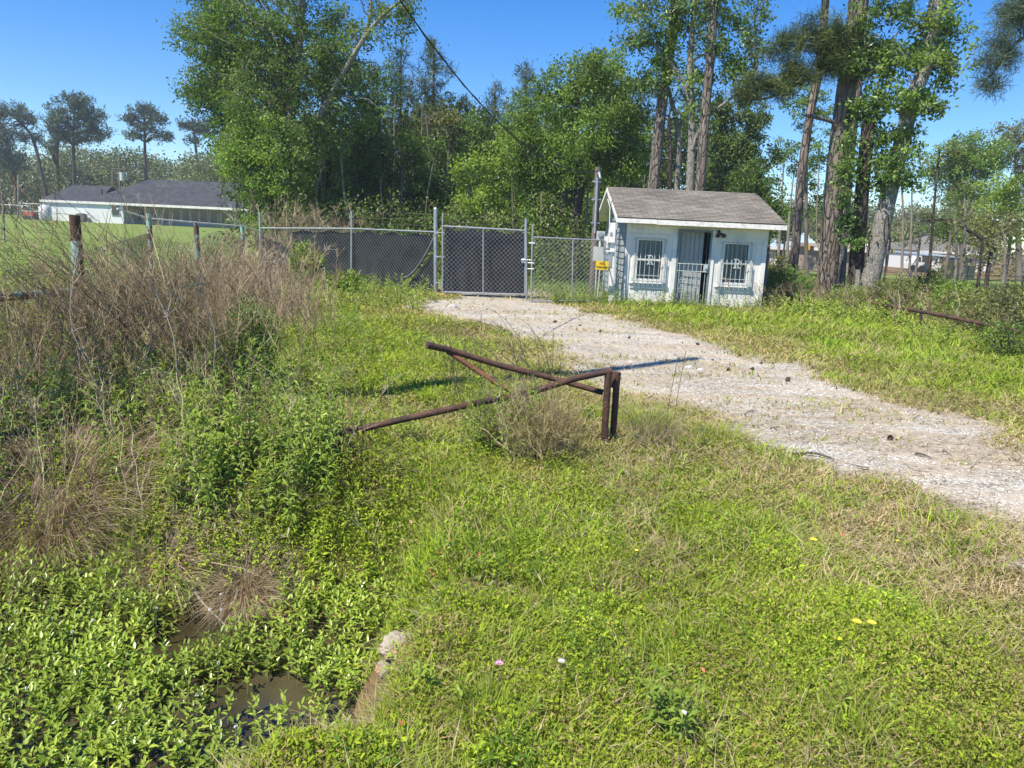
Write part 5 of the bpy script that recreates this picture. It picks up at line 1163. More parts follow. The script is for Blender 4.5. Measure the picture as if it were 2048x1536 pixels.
# N: right background
tree('hardwood_tree', 'rounded blue green tree standing high at the right background', 'tree',
     [TK([(1930, 530, 58), (1925, 430, 58), (1930, 350, 58)], .22, .1)], 'bark_far', [B(1890, 330, 58, 1.6, 1.6, 50), B(1940, 310, 58, 2.0, 1.6, 70), B(1985, 320, 58, 1.5, 1.5, 50), B(1930, 380, 58, 2.4, 1.2, 60)], 'ivy', 80, .5, .2, .7, .05, vmean=.75, vs=.12)
tree('hardwood_tree', 'pale olive tree at the right edge of the photo rising above the others', 'tree',
     [TK([(2040, 560, 60), (2035, 400, 60), (2030, 290, 60)], .25, .08)], 'bark_far', [B(2030, 280, 60, 1.8, 1.3, 40), B(2060, 330, 60, 2.2, 2, 60)], 'far', 60, .5, .2, .9, .04, vmean=.7, twigs=5, gap=(1, .35))
for px, py, Y, mt_, lb, w_ in ((2020, 350, 45, 'hardy', 'yellow green tree filling the right edge above the scrub', 1.7), (1985, 420, 40, 'olive', 'olive tree with a long dark low limb over the plywood wall', 1.6), (1900, 430, 48, 'hard', 'mid green tree in front of the grey shingled bungalow', 1.3),
                               (2075, 400, 38, 'hardy', 'bright leafy tree cut off by the right photo edge', 1.8), (1840, 420, 62, 'far', 'thin pale tree left of the grey shingled bungalow', 1.3), (1780, 440, 75, 'far', 'hazy green tree beyond the leaning sweetgum', 2.0), (1665, 430, 80, 'far', 'hazy green tree beyond the tan shed', 2.2), (1570, 420, 70, 'ivy', 'dark green tree beyond the guard house corner', 1.6)):
    bl = []; top = at(px, py, Y)[2]; z_ = top-.8; q = at(px, 450, Y)
    while z_ > 2.6: bl.append((q[0]+rng.normal(0, .5), Y+rng.normal(0, .4), z_, w_, w_, .9, int(20*w_))); z_ -= 1.1
    tr0 = [TK([(px-8, 540, Y), (px, 480, Y), (px, py+20, Y)], .12, .04)]
    if mt_ == 'olive': tr0.append(([at(1990, 500, 40), at(1950, 470, 39), at(1900, 442, 38.5), at(1850, 440, 38)], .11, .04))
    tree('hardwood_tree', lb, 'tree', tr0, 'bark_far' if mt_ != 'olive' else 'bark_dark', bl, mt_, 60, .45, .16*(Y/40)**.6, .6, .04, vmean=.6, twigs=3, gap=(.9, .38))
# saplings right
for px, py, top, Y, lb in ((1862, 548, 300, 30, 'slim dark sapling right of the sweetgum'), (1808, 545, 330, 34, 'bare thin sapling between sweetgum and bungalow'), (1822, 548, 360, 36, 'second bare thin sapling left of the bungalow'), (1915, 560, 430, 28, 'pale crooked sapling in front of the plywood wall'), (1930, 560, 390, 29, 'grey straight sapling in front of the plywood wall'),
                           (2013, 545, 455, 30, 'white barked sapling near the right edge'), (1960, 560, 470, 27, 'short dark sapling beside the plywood wall corner'), (1575, 520, 330, 60, 'pale far trunk right of the guard house'), (1560, 500, 300, 62, 'second pale far trunk right of the guard house')):
    dx = rng.integers(-14, 18)
    tree('sapling', lb, 'sapling', [TK([(px, py, Y), (px+dx*.3, (py+top)/2, Y), (px+dx, top, Y)], .07 if Y < 50 else .14, .025)], 'bark_pale' if 'dark' not in lb else 'bark_dark', [B(px+dx, top+20, Y, .8, .9, 8)], 'olive', 20, .35, .14, 1, .02, twigs=6)
# O: off frame pine whose branches hang into the top right corner
tree('pine_tree', 'pine branch with long drooping needles hanging in at the top right corner', 'pine tree',
     [([np.array([13.5, 16.5, -.2]), np.array([13.6, 16.5, 5]), np.array([13.8, 16.5, 12])], .25, .15),
      ([np.array([13.7, 16.5, 9.0]), at(2120, 40, 16), at(2040, 80, 15.6), at(1990, 140, 15.3), at(1960, 175, 15.2)], .05, .012)],
     'bark_pine', [B(2035, 35, 15.5, .35, .3, 22), B(2000, 80, 15.3, .3, .12, 12), B(1975, 120, 15.2, .22, .1, 8), B(2020, 115, 15.4, .25, .2, 12), B(1985, 165, 15.2, .25, .12, 12), B(2045, 10, 15.6, .5, .25, 20), B(2110, 20, 15.8, .6, .5, 30)],
     'farpine', 90, .2, .22, .8, .015, kind='needle', wd=.009, up=-.1, rise=.1)
# P: far left pines
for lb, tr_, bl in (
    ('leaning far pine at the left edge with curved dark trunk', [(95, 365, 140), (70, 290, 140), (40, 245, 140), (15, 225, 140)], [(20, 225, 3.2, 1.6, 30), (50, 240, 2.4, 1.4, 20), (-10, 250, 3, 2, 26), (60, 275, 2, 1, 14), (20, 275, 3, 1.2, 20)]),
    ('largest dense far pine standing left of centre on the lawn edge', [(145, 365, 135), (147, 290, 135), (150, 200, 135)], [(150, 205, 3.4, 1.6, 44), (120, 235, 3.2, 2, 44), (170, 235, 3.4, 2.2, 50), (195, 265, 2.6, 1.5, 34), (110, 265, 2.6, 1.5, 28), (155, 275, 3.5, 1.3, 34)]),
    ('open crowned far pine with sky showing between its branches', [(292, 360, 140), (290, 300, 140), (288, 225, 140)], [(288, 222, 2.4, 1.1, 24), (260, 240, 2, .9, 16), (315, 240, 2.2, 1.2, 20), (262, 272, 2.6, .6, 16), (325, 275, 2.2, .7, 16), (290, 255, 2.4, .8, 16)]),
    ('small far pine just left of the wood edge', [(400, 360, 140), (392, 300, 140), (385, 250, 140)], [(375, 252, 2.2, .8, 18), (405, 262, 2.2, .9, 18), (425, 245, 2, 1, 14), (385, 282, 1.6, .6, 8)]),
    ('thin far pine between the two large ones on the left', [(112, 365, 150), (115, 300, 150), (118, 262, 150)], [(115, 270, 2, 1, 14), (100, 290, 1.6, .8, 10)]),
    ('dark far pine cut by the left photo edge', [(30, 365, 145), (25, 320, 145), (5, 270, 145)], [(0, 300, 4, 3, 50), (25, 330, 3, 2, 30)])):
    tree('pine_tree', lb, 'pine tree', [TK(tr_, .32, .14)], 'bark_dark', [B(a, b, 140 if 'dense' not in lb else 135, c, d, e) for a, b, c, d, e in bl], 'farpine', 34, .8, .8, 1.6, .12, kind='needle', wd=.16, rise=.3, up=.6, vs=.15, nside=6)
# far woods masses
def woodmass(x0, x1, Y, ztop, n, leafm, L, per, label, depth=8, cr=1.3, zb=0, trunks=0):
    x_ = rng.uniform(x0, x1, n); y_ = Y+rng.uniform(0, depth, n)
    tp = ztop*(.62+.38*fbm(x_, y_*0, 1.6/(ztop*.6+1), int(abs(x0)) % 40)*1.6); z_ = zb+(tp-zb)*rng.random(n)**.8
    m = M(); foliage(m, np.stack([x_, y_, z_], 1), per, cr, L, .6, .5, .24)
    o = tag(m.build('woodland', T[leafm], None), label, 'wood', kind='stuff')
    if trunks:
        xt = rng.uniform(x0, x1, trunks); yt = Y+rng.uniform(-1, depth, trunks); tt = np.linspace(0, 1, 5)[None, :]
        P = np.stack([xt[:, None]+rng.normal(0, .5, (trunks, 1))*tt, yt[:, None]+0*tt, -.3+ztop*(.5+.45*rng.random((trunks, 1)))*tt], -1)
        M().tubes(P, L*.25*(1.2-tt), 5).build('trunks', T['bark_far'], o, True)
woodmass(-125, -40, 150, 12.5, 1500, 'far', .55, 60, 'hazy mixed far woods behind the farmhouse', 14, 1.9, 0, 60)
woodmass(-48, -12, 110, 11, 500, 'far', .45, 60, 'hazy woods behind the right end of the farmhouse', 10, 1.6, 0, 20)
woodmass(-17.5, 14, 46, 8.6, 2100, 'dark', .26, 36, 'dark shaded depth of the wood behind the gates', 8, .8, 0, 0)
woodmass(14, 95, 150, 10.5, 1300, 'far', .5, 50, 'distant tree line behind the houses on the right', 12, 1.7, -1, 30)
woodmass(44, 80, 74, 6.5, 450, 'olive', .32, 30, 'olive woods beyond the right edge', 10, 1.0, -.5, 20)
# thin trunks of the wood
for k in range(60):
    px = rng.uniform(590, 1290); Y = rng.uniform(30, 42); topy = rng.uniform(180, 380)
    q = at(px, 470, Y); X = q[0]; ztp = at(px, topy, Y)[2]; tt = np.linspace(0, 1, 7)[:, None]
    P = np.array([[X, Y, -.2]])*(1-tt)+np.array([[X+rng.normal(0, .5), Y, ztp]])*tt+rng.normal(0, .05, (7, 3))*np.array([1, .3, 0])
    tag(M().tube(P, np.linspace(rng.uniform(.03, .09), .015, 7), 6).build('sapling', T[('bark_far', 'bark_grey', 'bark_dark', 'bark_pale')[k % 4]], None, True, (X, Y, 0)),
        'thin bare trunk among the undergrowth of the wood behind the gates', 'sapling', 'thin trunks in the wood')
# understorey
n_ = 900
px = rng.uniform(560, 1300, n_); Y = rng.uniform(26.5, 36, n_); x_ = (px-1024)/1538*Y; z_ = 2.6*rng.random(n_)**1.3
k_ = ~((x_ > 2) & (Y < 28)); C = np.stack([x_, Y, z_], 1)[k_]
m = M(); foliage(m, C[:len(C)//2], 36, .45, .13, .5, .45, .25)
o = tag(m.build('undergrowth', T['olive']), 'tangled olive undergrowth along the foot of the wood', 'undergrowth', kind='stuff')
m = M(); foliage(m, C[len(C)//2:], 36, .45, .13, .5, .6, .25); tag(m.build('undergrowth', T['hard']), 'leafy green undergrowth along the foot of the wood', 'undergrowth', kind='stuff')
# ------------------------------------------------------------------ brush, shrubs, forbs
def brush(name, label, cat, bx_, by_, spread, n, hgt, lean, mat, group=None, r_=.0035, subs=7, sub2=3, curve=.5, sl=.35):
    """dead twiggy shrub: main stems fan out from an oval base"""
    o = root(name, (bx_, by_, gz(bx_, by_)), label, cat, group)
    X0 = bx_+rng.normal(0, spread[0], n); Y0 = by_+rng.normal(0, spread[1], n); Z0 = H(X0, Y0)
    hh_ = hgt*(.45+.6*rng.random(n)); K = 8; t = np.linspace(0, 1, K)[None]
    lx = lean[0]+rng.normal(0, .28, n); ly = lean[1]+rng.normal(0, .28, n)
    P = np.stack([X0[:, None]+lx[:, None]*hh_[:, None]*t**(1+curve), Y0[:, None]+ly[:, None]*hh_[:, None]*t**(1+curve), Z0[:, None]+hh_[:, None]*(t-.12*t**3)], -1)
    P[:, 1:-1] += rng.normal(0, .012, (n, K-2, 3))
    vv = rng.random(n)
    m = M(); m.tubes(P, r_*(1.15-.75*t), 3, vv)
    def side(P, vv, cnt, L, rr_):
        N_ = len(P); a = rng.uniform(.25, .98, (N_, cnt)); ii = a*(P.shape[1]-1); i0 = np.clip(ii.astype(int), 0, P.shape[1]-2); f = (ii-i0)[..., None]
        rows = np.arange(N_)[:, None]; A_ = P[rows, i0]*(1-f)+P[rows, i0+1]*f; dr_ = P[rows, i0+1]-P[rows, i0]; dr_ /= np.linalg.norm(dr_, axis=2, keepdims=True)
        d = dr_*.8+unit(N_*cnt).reshape(N_, cnt, 3)*.75; d[..., 2] += .15; d /= np.linalg.norm(d, axis=2, keepdims=True)
        LL = L*(.4+.9*rng.random((N_, cnt, 1)))*(1.15-a[..., None]*.6); tt = np.linspace(0, 1, 4)
        Q = A_[:, :, None]+d[:, :, None]*LL[:, :, None]*tt[None, None, :, None]; Q[..., 2] += (.12*LL*tt[None, None]**2)
        Q[:, :, 1:] += rng.normal(0, .006, Q[:, :, 1:].shape)
        Q = Q.reshape(-1, 4, 3); v2 = np.clip(np.repeat(vv, cnt)+rng.normal(0, .15, N_*cnt), 0, 1)
        m.tubes(Q, rr_*(1.1-.7*tt)[None], 3, v2); return Q, v2
    Q, v2 = side(P, vv, subs, sl*hgt/1.5, r_*.6)
    if sub2: side(Q, v2, sub2, sl*.4*hgt/1.5, r_*.42)
    m.build('stems', T[mat], o); return o
T['drystem'] = leafmat('yellowish_dry_stem', [(0, (.2, .16, .06)), (.5, (.42, .33, .15)), (1, (.6, .5, .26))], .1, .7, 2)
# main dead brush masses on the left bank
brush('dead_bush', 'dense reddish brown dead bush in front of the rusty green fence post', 'bush', -3.95, 7.6, (.65, .45), 400, 1.4, (-.1, .0), 'twig', None, .0032, 8, 3)
brush('dead_bush', 'tall arching brown dead stems sweeping left across the farmhouse', 'bush', -3.2, 7.2, (.35, .3), 75, 2.25, (-.55, .05), 'twig', None, .0045, 9, 3, .25, .3)
brush('dead_bush', 'low grey brown dead bush filling the far left edge', 'bush', -4.5, 6.4, (.6, .4), 230, 1.2, (-.15, 0), 'twig', None, .003, 7, 3)
brush('dead_bush', 'grey dead bush behind the brown one along the old fence', 'bush', -3.9, 9.6, (.6, .8), 230, 1.55, (-.1, 0), 'twig', None, .0042, 8, 3)
brush('dead_bush', 'pinkish tan dead bush near the corner of the screened fence', 'bush', -5.3, 15.2, (.6, .7), 190, 1.6, (0, 0), 'twigp', None, .006, 9, 3)
brush('dead_bush', 'second pinkish tan dead bush right of the last green fence post', 'bush', -4.5, 13.4, (.5, .6), 130, 1.1, (.15, 0), 'twigp', None, .0055, 8, 3)
brush('dead_bush', 'brown leaning dead stalks below the screened fence at left', 'bush', -3.7, 12.2, (.5, .5), 110, .75, (-.5, 0), 'twigp', None, .0045, 6, 2)
brush('dead_bush', 'tan dead bush rising behind the top rail of the screened fence', 'bush', -7.3, 26.5, (.9, .4), 120, 2.5, (0, 0), 'twigp', None, .009, 8, 3)
brush('dead_bush', 'grey stems of dead weeds in front of the left pipe end', 'bush', -2.9, 5.6, (.9, .45), 150, .95, (-.2, 0), 'twigp', None, .0026, 6, 3)
for px, Y, lb in ((195, 6.2, 'leftmost pale bleached stalk in the tall weeds'), (283, 5.9, 'dark mottled bare stalk in the tall weeds'), (362, 6.3, 'thin pale stalk right of the dark mottled one'), (432, 6.6, 'straight tan stalk left of the long fallen rail'), (110, 6.4, 'short bent stalk at the far left of the weeds')):
    q = at(px, 900, Y); zz = gz(q[0], Y); m = M()
    P = spline([(q[0], Y, zz-.05), (q[0]+rng.normal(0, .03), Y, zz+.4), (q[0]+rng.normal(0, .06), Y, zz+.85), (q[0]+rng.normal(-.08, .06), Y, zz+1.25)], 10); m.tube(P, np.linspace(.009, .003, 10), 5)
    for k in range(9):
        a = P[rng.integers(3, 10)]; d = unit(1, .6)[0]*rng.uniform(.1, .3); m.tube([a, a+d*.5+np.array([0, 0, .01]), a+d], [.0035, .0028, .0015], 3)
    tag(m.build('dead_stalk', T['paleStick'] if 'pale' in lb or 'tan' in lb else T['stick'], None, True, (q[0], Y, zz)), lb, 'stalk')
# weeds tangled on the pipe barrier
brush('weed_tangle', 'tan dry weed tangle hanging under the rusty pipes', 'weeds', .25, 5.95, (.13, .13), 200, .56, (0, -.15), 'drystem', None, .0024, 6, 3, .8, .45)
brush('weed_tangle', 'grey dead weeds caught where the rusty pipes cross', 'weeds', .1, 6.1, (.15, .12), 80, .66, (0, 0), 'twigp', None, .0025, 7, 3, .5, .4)
brush('weed_tangle', 'dry grey tuft right of the rusty posts', 'weeds', 1.25, 6.5, (.12, .1), 60, .42, (.1, 0), 'straw', None, .002, 4, 2, .8)
for px, Y, h_, lb in ((1330, 6.8, .75, 'slender upright dry stem beside the drive'), (1345, 6.9, .8, 'taller of two slender dry stems beside the drive')):
    q = at(px, 860, Y); zz = gz(q[0], Y); m = M(); P = spline([(q[0], Y, zz), (q[0]+.02, Y, zz+h_*.5), (q[0]+.06, Y, zz+h_)], 8); m.tube(P, .0025, 4)
    for k in range(8): a = P[rng.integers(3, 8)]; m.tube([a, a+unit(1, .8)[0]*.07], .0014, 3)
    tag(m.build('dead_stalk', T['stick'], None, True, (q[0], Y, zz)), lb, 'stem')
m = M()                                                  # arching thin canes left of the raised rail
for k in range(42):
    q = np.array(G(rng.uniform(900, 1130), rng.uniform(790, 840), 0)); dx = rng.normal(-.5, .35); h_ = rng.uniform(.5, 1.0)
    m.tube(spline([q, q+(dx*.3, 0, h_*.7), q+(dx*.8, 0, h_), q+(dx*1.3, .0, h_*.8)], 10), np.linspace(.003, .0012, 10), 3)
tag(m.build('arching_canes', T['stick'], None, True, (0, 6.6, 0)), 'thin dark arching canes bending over the raised rusty rail', 'canes')
# leafy forbs on the left bank
def forbs(x, y, hmin, hmax, label, mat='forb', L=.1, nl=26, v0=.55, Wd=.2, lean=.12, name='tall_weed', cat='weeds', kind='stuff', group=None, st=.003, start=.15):
    z = H(x, y); n = len(x); m = M(); ms = M()
    plants(m, ms, x, y, z-.03, hmin+(hmax-hmin)*rng.random(n), nl, L, Wd, lean, .3, 6, v0, .2, start, st, 1, .9)
    c = (float(x.mean()), float(y.mean()), float(z.mean())) if kind is None else None
    o = m.build(name, T[mat], None, loc=c); tag(o, label, cat, group, kind)
    if c: o['_w'] = c
    s_ = ms.build('stems', T['stem'], o, loc=c)
    if c: s_.location = (0, 0, 0); del o['_w']
    return o
def region(n, poly, zed=0):
    """random plan points inside a polygon given as plan coords"""
    P = np.array(poly); out = []
    while len(out) < n:
        q = rng.uniform(P.min(0), P.max(0)); ins = False; j = len(P)-1
        for i in range(len(P)):
            if ((P[i][1] > q[1]) != (P[j][1] > q[1])) and q[0] < (P[j][0]-P[i][0])*(q[1]-P[i][1])/(P[j][1]-P[i][1])+P[i][0]: ins = not ins
            j = i
        if ins: out.append(q)
    return np.array(out)
q = region(520, [(-4.6, 4.9), (-1.1, 5.0), (-1.4, 6.2), (-2.2, 7.2), (-2.9, 8.2), (-5.6, 8.2)]); k_ = rng.random(len(q)) < sstep(.3, .55, fbm(q[:, 0], q[:, 1], 1.1, 80))+.25; q = q[k_]
forbs(q[:, 0], q[:, 1], .25, .75, 'tall green weeds with long narrow leaves crowding the left bank', L=.11, v0=.5)
q = region(170, [(-2.4, 5.1), (-.5, 5.2), (-.5, 6.2), (-1.4, 6.9), (-2.4, 6.6)])
k_ = ~((q[:, 1] < 6.05) & (q[:, 0] > -1.75)); q = q[k_]; forbs(q[:, 0], q[:, 1], .2, .42, 'bright narrow leaved weeds growing around the long rusty rail', L=.09, v0=.68)
q = region(90, [(-.42, 5.8), (.15, 5.8), (.3, 6.3), (-.3, 6.4)]); forbs(q[:, 0], q[:, 1], .35, .72, 'leafy green weeds where the rusty pipes cross', L=.08, v0=.6)
x_ = rng.uniform(-1.0, 2.6, 4200); y_ = rng.uniform(2.3, 5.8, 4200); k_ = (rng.random(4200) < sstep(.35, .6, fbm(x_, y_, 1.3, 88))+.1) & (gsd(x_, y_) < -.9) & (H(x_, y_) > -.55) & (clearing(x_, y_) > .7); forbs(x_[k_], y_[k_], .05, .15, 'small upright leafy weeds scattered through the foreground', 'cover', L=.036, nl=12, v0=.68, Wd=.3, st=.0015, name='low_weed')
q = region(260, [(-3.6, 8.0), (-1.6, 7.0), (-2.0, 11), (-2.9, 14), (-4.2, 13)])
forbs(q[:, 0], q[:, 1], .2, .5, 'mid green weeds between the dead brush and the grass', L=.11, v0=.6, nl=18)
q = region(170, [(-5.6, 16.5), (-2.0, 15.5), (-1.9, 19.5), (-2.6, 21), (-5.2, 22)])
forbs(q[:, 0], q[:, 1], .2, .6, 'green weeds growing along the foot of the screened fence', L=.14, v0=.5, nl=18, Wd=.25, st=.005)
q = region(150, [(.9, 19.6), (3.8, 19.7), (6.8, 20.2), (6.8, 20.65), (.9, 20.5)])
forbs(q[:, 0], q[:, 1], .15, .55, 'grey green weeds growing against the guard house wall', L=.12, v0=.35, nl=20, Wd=.2, st=.005)
q = region(300, [(6.7, 18.6), (9, 17.5), (10, 21.5), (7.0, 22)]); forbs(q[:, 0], q[:, 1], .2, .55, 'yellow green weeds around the foot of the big pines', L=.15, v0=.75, nl=14, Wd=.32, st=.005)
q = region(340, [(7.6, 14.5), (12.5, 9.0), (14.0, 11), (12, 17), (9, 18.5)]); forbs(q[:, 0], q[:, 1], .15, .45, 'bright weeds along the low pipe rail at right', L=.13, v0=.7, nl=14, Wd=.3, st=.005)
x_ = rng.uniform(-.9, 2.6, 330); y_ = rng.uniform(2.4, 6.0, 330); k_ = (gsd(x_, y_) < -.6) & (H(x_, y_) > -.5); forbs(x_[k_], y_[k_], .06, .2, 'taller broad leaved weeds dotted through the foreground', 'forb', L=.065, nl=10, v0=.7, Wd=.3, st=.002, name='broad_weed')
x_ = rng.uniform(-3.6, -.8, 420); y_ = rng.uniform(4.7, 5.6, 420); forbs(x_, y_, .1, .3, 'leafy weeds on the far ditch bank', 'cover', L=.05, nl=14, v0=.72, Wd=.35, st=.002, name='bank_weed')
q = region(200, [(-5.4, 6.2), (-2.6, 6.2), (-2.8, 8.6), (-5.6, 8.6)]); forbs(q[:, 0], q[:, 1], .5, 1.1, 'taller thin leaved green weeds growing up through the dead brush', L=.08, nl=26, v0=.45, Wd=.18)
# named single plants
def bush(name, label, x_, y_, rx_, rz_, n, mat, L=.09, per=40, cr=.14, stems=14, cat='shrub', vm=.5, group=None):
    zz = gz(x_, y_); o = root(name, (x_, y_, zz), label, cat, group); C = clusters([(x_, y_, zz+rz_, rx_, rx_, rz_, n)], shell=.45)
    m = M(); foliage(m, C, per, cr, L, .35, vm, .2, kind=4, hang=-.4); m.build('foliage', T[mat], o)
    s_ = M(); idx_ = rng.integers(0, len(C), stems); b0_ = np.array([x_, y_, zz-.05])
    P = b0_[None, None]+(C[idx_]-b0_)[:, None]*np.linspace(0, 1, 5)[None, :, None]; P[:, 1:-1] += rng.normal(0, .02, (stems, 3, 3)); s_.tubes(P, .007, 4); s_.build('stems', T['stick'], o, True); return o
q = at(628, 540, 21); bush('shrub', 'upright bright green shrub growing against the screened fence', q[0], 20.2, .38, .62, 60, 'forb', .12, 36, .14, vm=.55)
q = at(690, 570, 20); bush('shrub', 'low green shrub right of the upright one by the screened fence', q[0], 19.6, .6, .3, 40, 'forb', .11, 36, .14, vm=.45)
bush('shrub', 'dark glossy green shrub standing right of the arching dead stems', -2.75, 7.9, .27, .5, 60, 'ivy', .05, 44, .1, vm=.55)
for px, py, Y, r1_, r2_, mt_, lb in ((1560, 590, 22.5, .9, .55, 'hard', 'round green bush right of the guard house corner'), (1545, 560, 25, .5, .8, 'olive', 'olive bush behind the short side fence'), (1800, 600, 20.5, 1.0, .5, 'olive', 'olive scrub bush right of the sweetgum'), (1905, 590, 19, .8, .48, 'hardy', 'bright yellow green bush behind the low pipe rail'),
                                    (1865, 570, 23, 1.0, .6, 'dark', 'dark scrub bush behind the bright yellow green one'), (1980, 620, 17, 1.0, .55, 'olive', 'brownish scrub bush near the right edge'), (2040, 590, 19, 1.0, .5, 'olive', 'tall olive scrub cut off by the right edge'), (2030, 680, 13, .5, .35, 'dark', 'small dark bush at the end of the low pipe rail'), (1700, 590, 21.5, .5, .35, 'hardy', 'small leafy bush between the big pine and sweetgum')):
    q = at(px, py, Y); bush('shrub', lb, q[0], Y, r1_, r2_, int(60*r1_+20), mt_, .1 if Y > 15 else .07, 34, .2, vm=.6)
brush('dead_bush', 'dry brown scrub stems between the pines and the low pipe rail', 'bush', 9.0, 20.5, (1.6, .8), 170, .9, (0, 0), 'twig', None, .007, 7, 2)
brush('dead_bush', 'dry brown scrub thicket at the right edge behind the pipe rail', 'bush', 11.6, 18, (1.6, 1.2), 220, 1.0, (0, 0), 'twigp', None, .007, 7, 2)
brush('dead_bush', 'dry scrub behind the short side fence of the guard house', 'bush', 7.6, 24, (.5, .6), 80, 1.1, (0, 0), 'twig', None, .008, 7, 2)
# bottom centre plants
def tuft(name, label, x_, y_, r_, h_, n, mat, wd=.004, spread=.6, cat='grass tuft', v=None, curl=1.0):
    zz = gz(x_, y_); th = rng.random(n)*2*PI; rr_ = r_*np.sqrt(rng.random(n)); X0 = x_+rr_*np.cos(th); Y0 = y_+rr_*np.sin(th)
    hh_ = h_*(.5+.6*rng.random(n)); ln = hh_[:, None]*spread*(rr_/r_+.25)[:, None]*np.stack([np.cos(th), np.sin(th)], 1)*(.5+rng.random((n, 1)))
    pos = np.stack([X0, Y0, H(X0, Y0)-.01], 1)
    K = 5; t = np.linspace(0, 1, K)
    P = pos[:, None]+np.concatenate([ln, np.zeros((n, 1))], 1)[:, None]*(t**1.7)[None, :, None]; P[..., 2] += hh_[:, None]*(t-.45*curl*t**3)[None]
    sd = np.stack([-np.sin(th), np.cos(th), 0*th], 1)+rng.normal(0, .5, (n, 3)); sd /= np.linalg.norm(sd, axis=1, keepdims=True)
    w_ = wd*(1-t**2*.9)[None, :, None]*(.7+.6*rng.random((n, 1, 1)))
    V = np.stack([P-sd[:, None]*w_/2, P+sd[:, None]*w_/2], 2).reshape(-1, 3); b = np.arange(n)[:, None, None]*(2*K)+np.arange(K-1)[None, :, None]*2+np.array([0, 1, 3, 2])
    vv = np.clip((.5 if v is None else v)+rng.normal(0, .2, n), 0, 1)
    m = M(); m.add(V, None, b.reshape(-1, 4), np.repeat(vv, 2*K))
    return tag(m.build(name, T[mat], None, loc=(x_, y_, zz)), label, cat)
def pt(px, py):
    """first point of the terrain seen along a viewing direction"""
    d = ray(px, py); d = np.array(d)/d.length; t = np.arange(1.5, 90, .01); P = np.array([0, 0, CZ])+d*t[:, None]
    k = np.argmax(P[:, 2] < H(P[:, 0], P[:, 1])); return tuple(P[k])
q = (-1.72, 4.74); tuft('dry_grass_clump', 'round mound of dry tan grass at the ditch edge', q[0], q[1], .2, .27, 2200, 'straw', .0032, .75, 'grass clump', .62, 1.5)
q = pt(330, 1120); tuft('dry_grass_clump', 'flattened grey dry grass clump left of the round mound', q[0], q[1], .2, .28, 700, 'straw', .0035, 1.5, 'grass clump', .6, 1.6)
q = pt(440, 1030); tuft('dry_grass_clump', 'small grey dry grass clump above the flattened one', q[0], q[1], .13, .25, 350, 'straw', .003, 1.2, 'grass clump', .55, 1.5)
q = pt(100, 1030); tuft('dry_grass_clump', 'brown dry grass clump at the far left below the dead brush', q[0], q[1]+.1, .5, .5, 2600, 'straw', .0035, 1.0, 'grass clump', .38, 1.2)
q = pt(40, 1120); tuft('dry_grass_clump', 'lower brown dry grass clump at the left photo edge', q[0], q[1]+.1, .35, .4, 1500, 'straw', .0035, 1.1, 'grass clump', .42, 1.3)
q = pt(760, 1500); tuft('dry_grass_clump', 'straw coloured grass clump at the bottom right corner of the ditch', q[0]-.05, q[1]+.1, .14, .2, 500, 'straw', .003, 1.3, 'grass clump', .65, 1.5)
q = pt(700, 950); tuft('dry_grass_clump', 'yellowish dry grass patch left of the tan weed tangle', q[0], q[1], .3, .3, 500, 'straw', .003, 1.0, 'grass clump', .4)
q = pt(970, 1470); tuft('grass_tuft', 'bright upright grass tuft at the bottom centre', q[0], q[1]-.02, .08, .27, 420, 'grass', .0035, .5, v=.75, curl=.6)
q = pt(300, 1250); tuft('grass_tuft', 'olive sedge tuft at the left ditch edge', q[0], q[1], .09, .32, 300, 'grass', .004, .9, v=.45, curl=.9)
q = pt(1750, 1160); tuft('grass_tuft', 'coarse dark green grass tuft in the dry grass at right', q[0], q[1], .16, .16, 700, 'grass', .003, 1.3, v=.88, curl=1.2)
q = pt(1440, 880); tuft('grass_tuft', 'grassy tuft at the gravel edge right of the dry stems', q[0], q[1], .25, .25, 500, 'grass', .004, .8, v=.5, curl=.9)
q = pt(1300, 870); tuft('grass_tuft', 'tall green grass tuft right behind the rusty posts', q[0], q[1]+.1, .2, .42, 500, 'grass', .004, .7, v=.6, curl=.8)
q = pt(1060, 1430); del q
def oneforb(px, py, label, n, h1_, h2_, L, nl, v0, Wd=.28, r_=.06):
    q = pt(px, py); forbs(q[0]+rng.normal(0, r_, n), q[1]+rng.normal(0, r_, n), h1_, h2_, label, L=L, nl=nl, v0=v0, Wd=Wd, name='leafy_weed', cat='weed', kind=None, lean=.25)
oneforb(1350, 1490, 'large broad leaved weed at the bottom centre right', 8, .2, .32, .09, 18, .5, .26, .045)
oneforb(860, 1410, 'broad leaved weed growing beside the concrete chunk', 6, .16, .28, .08, 11, .7, .26, .06)
oneforb(1270, 1270, 'small pointed weed above the bright grass tuft', 2, .1, .16, .06, 10, .75, .26, .02)
oneforb(1410, 900, 'grey green weed at the near gravel edge', 3, .15, .25, .05, 22, .3, .2, .02)
for px, py, lb in ((600, 950, 'tall narrow leaved weed left of the yellowish grass patch'), (440, 960, 'lush long leaved weed in the middle of the left bank'), (360, 890, 'lush weed cluster just below the brown dead bush')):
    oneforb(px, py, lb, 12, .4, .65, .13, 30, .72, .19, .12)
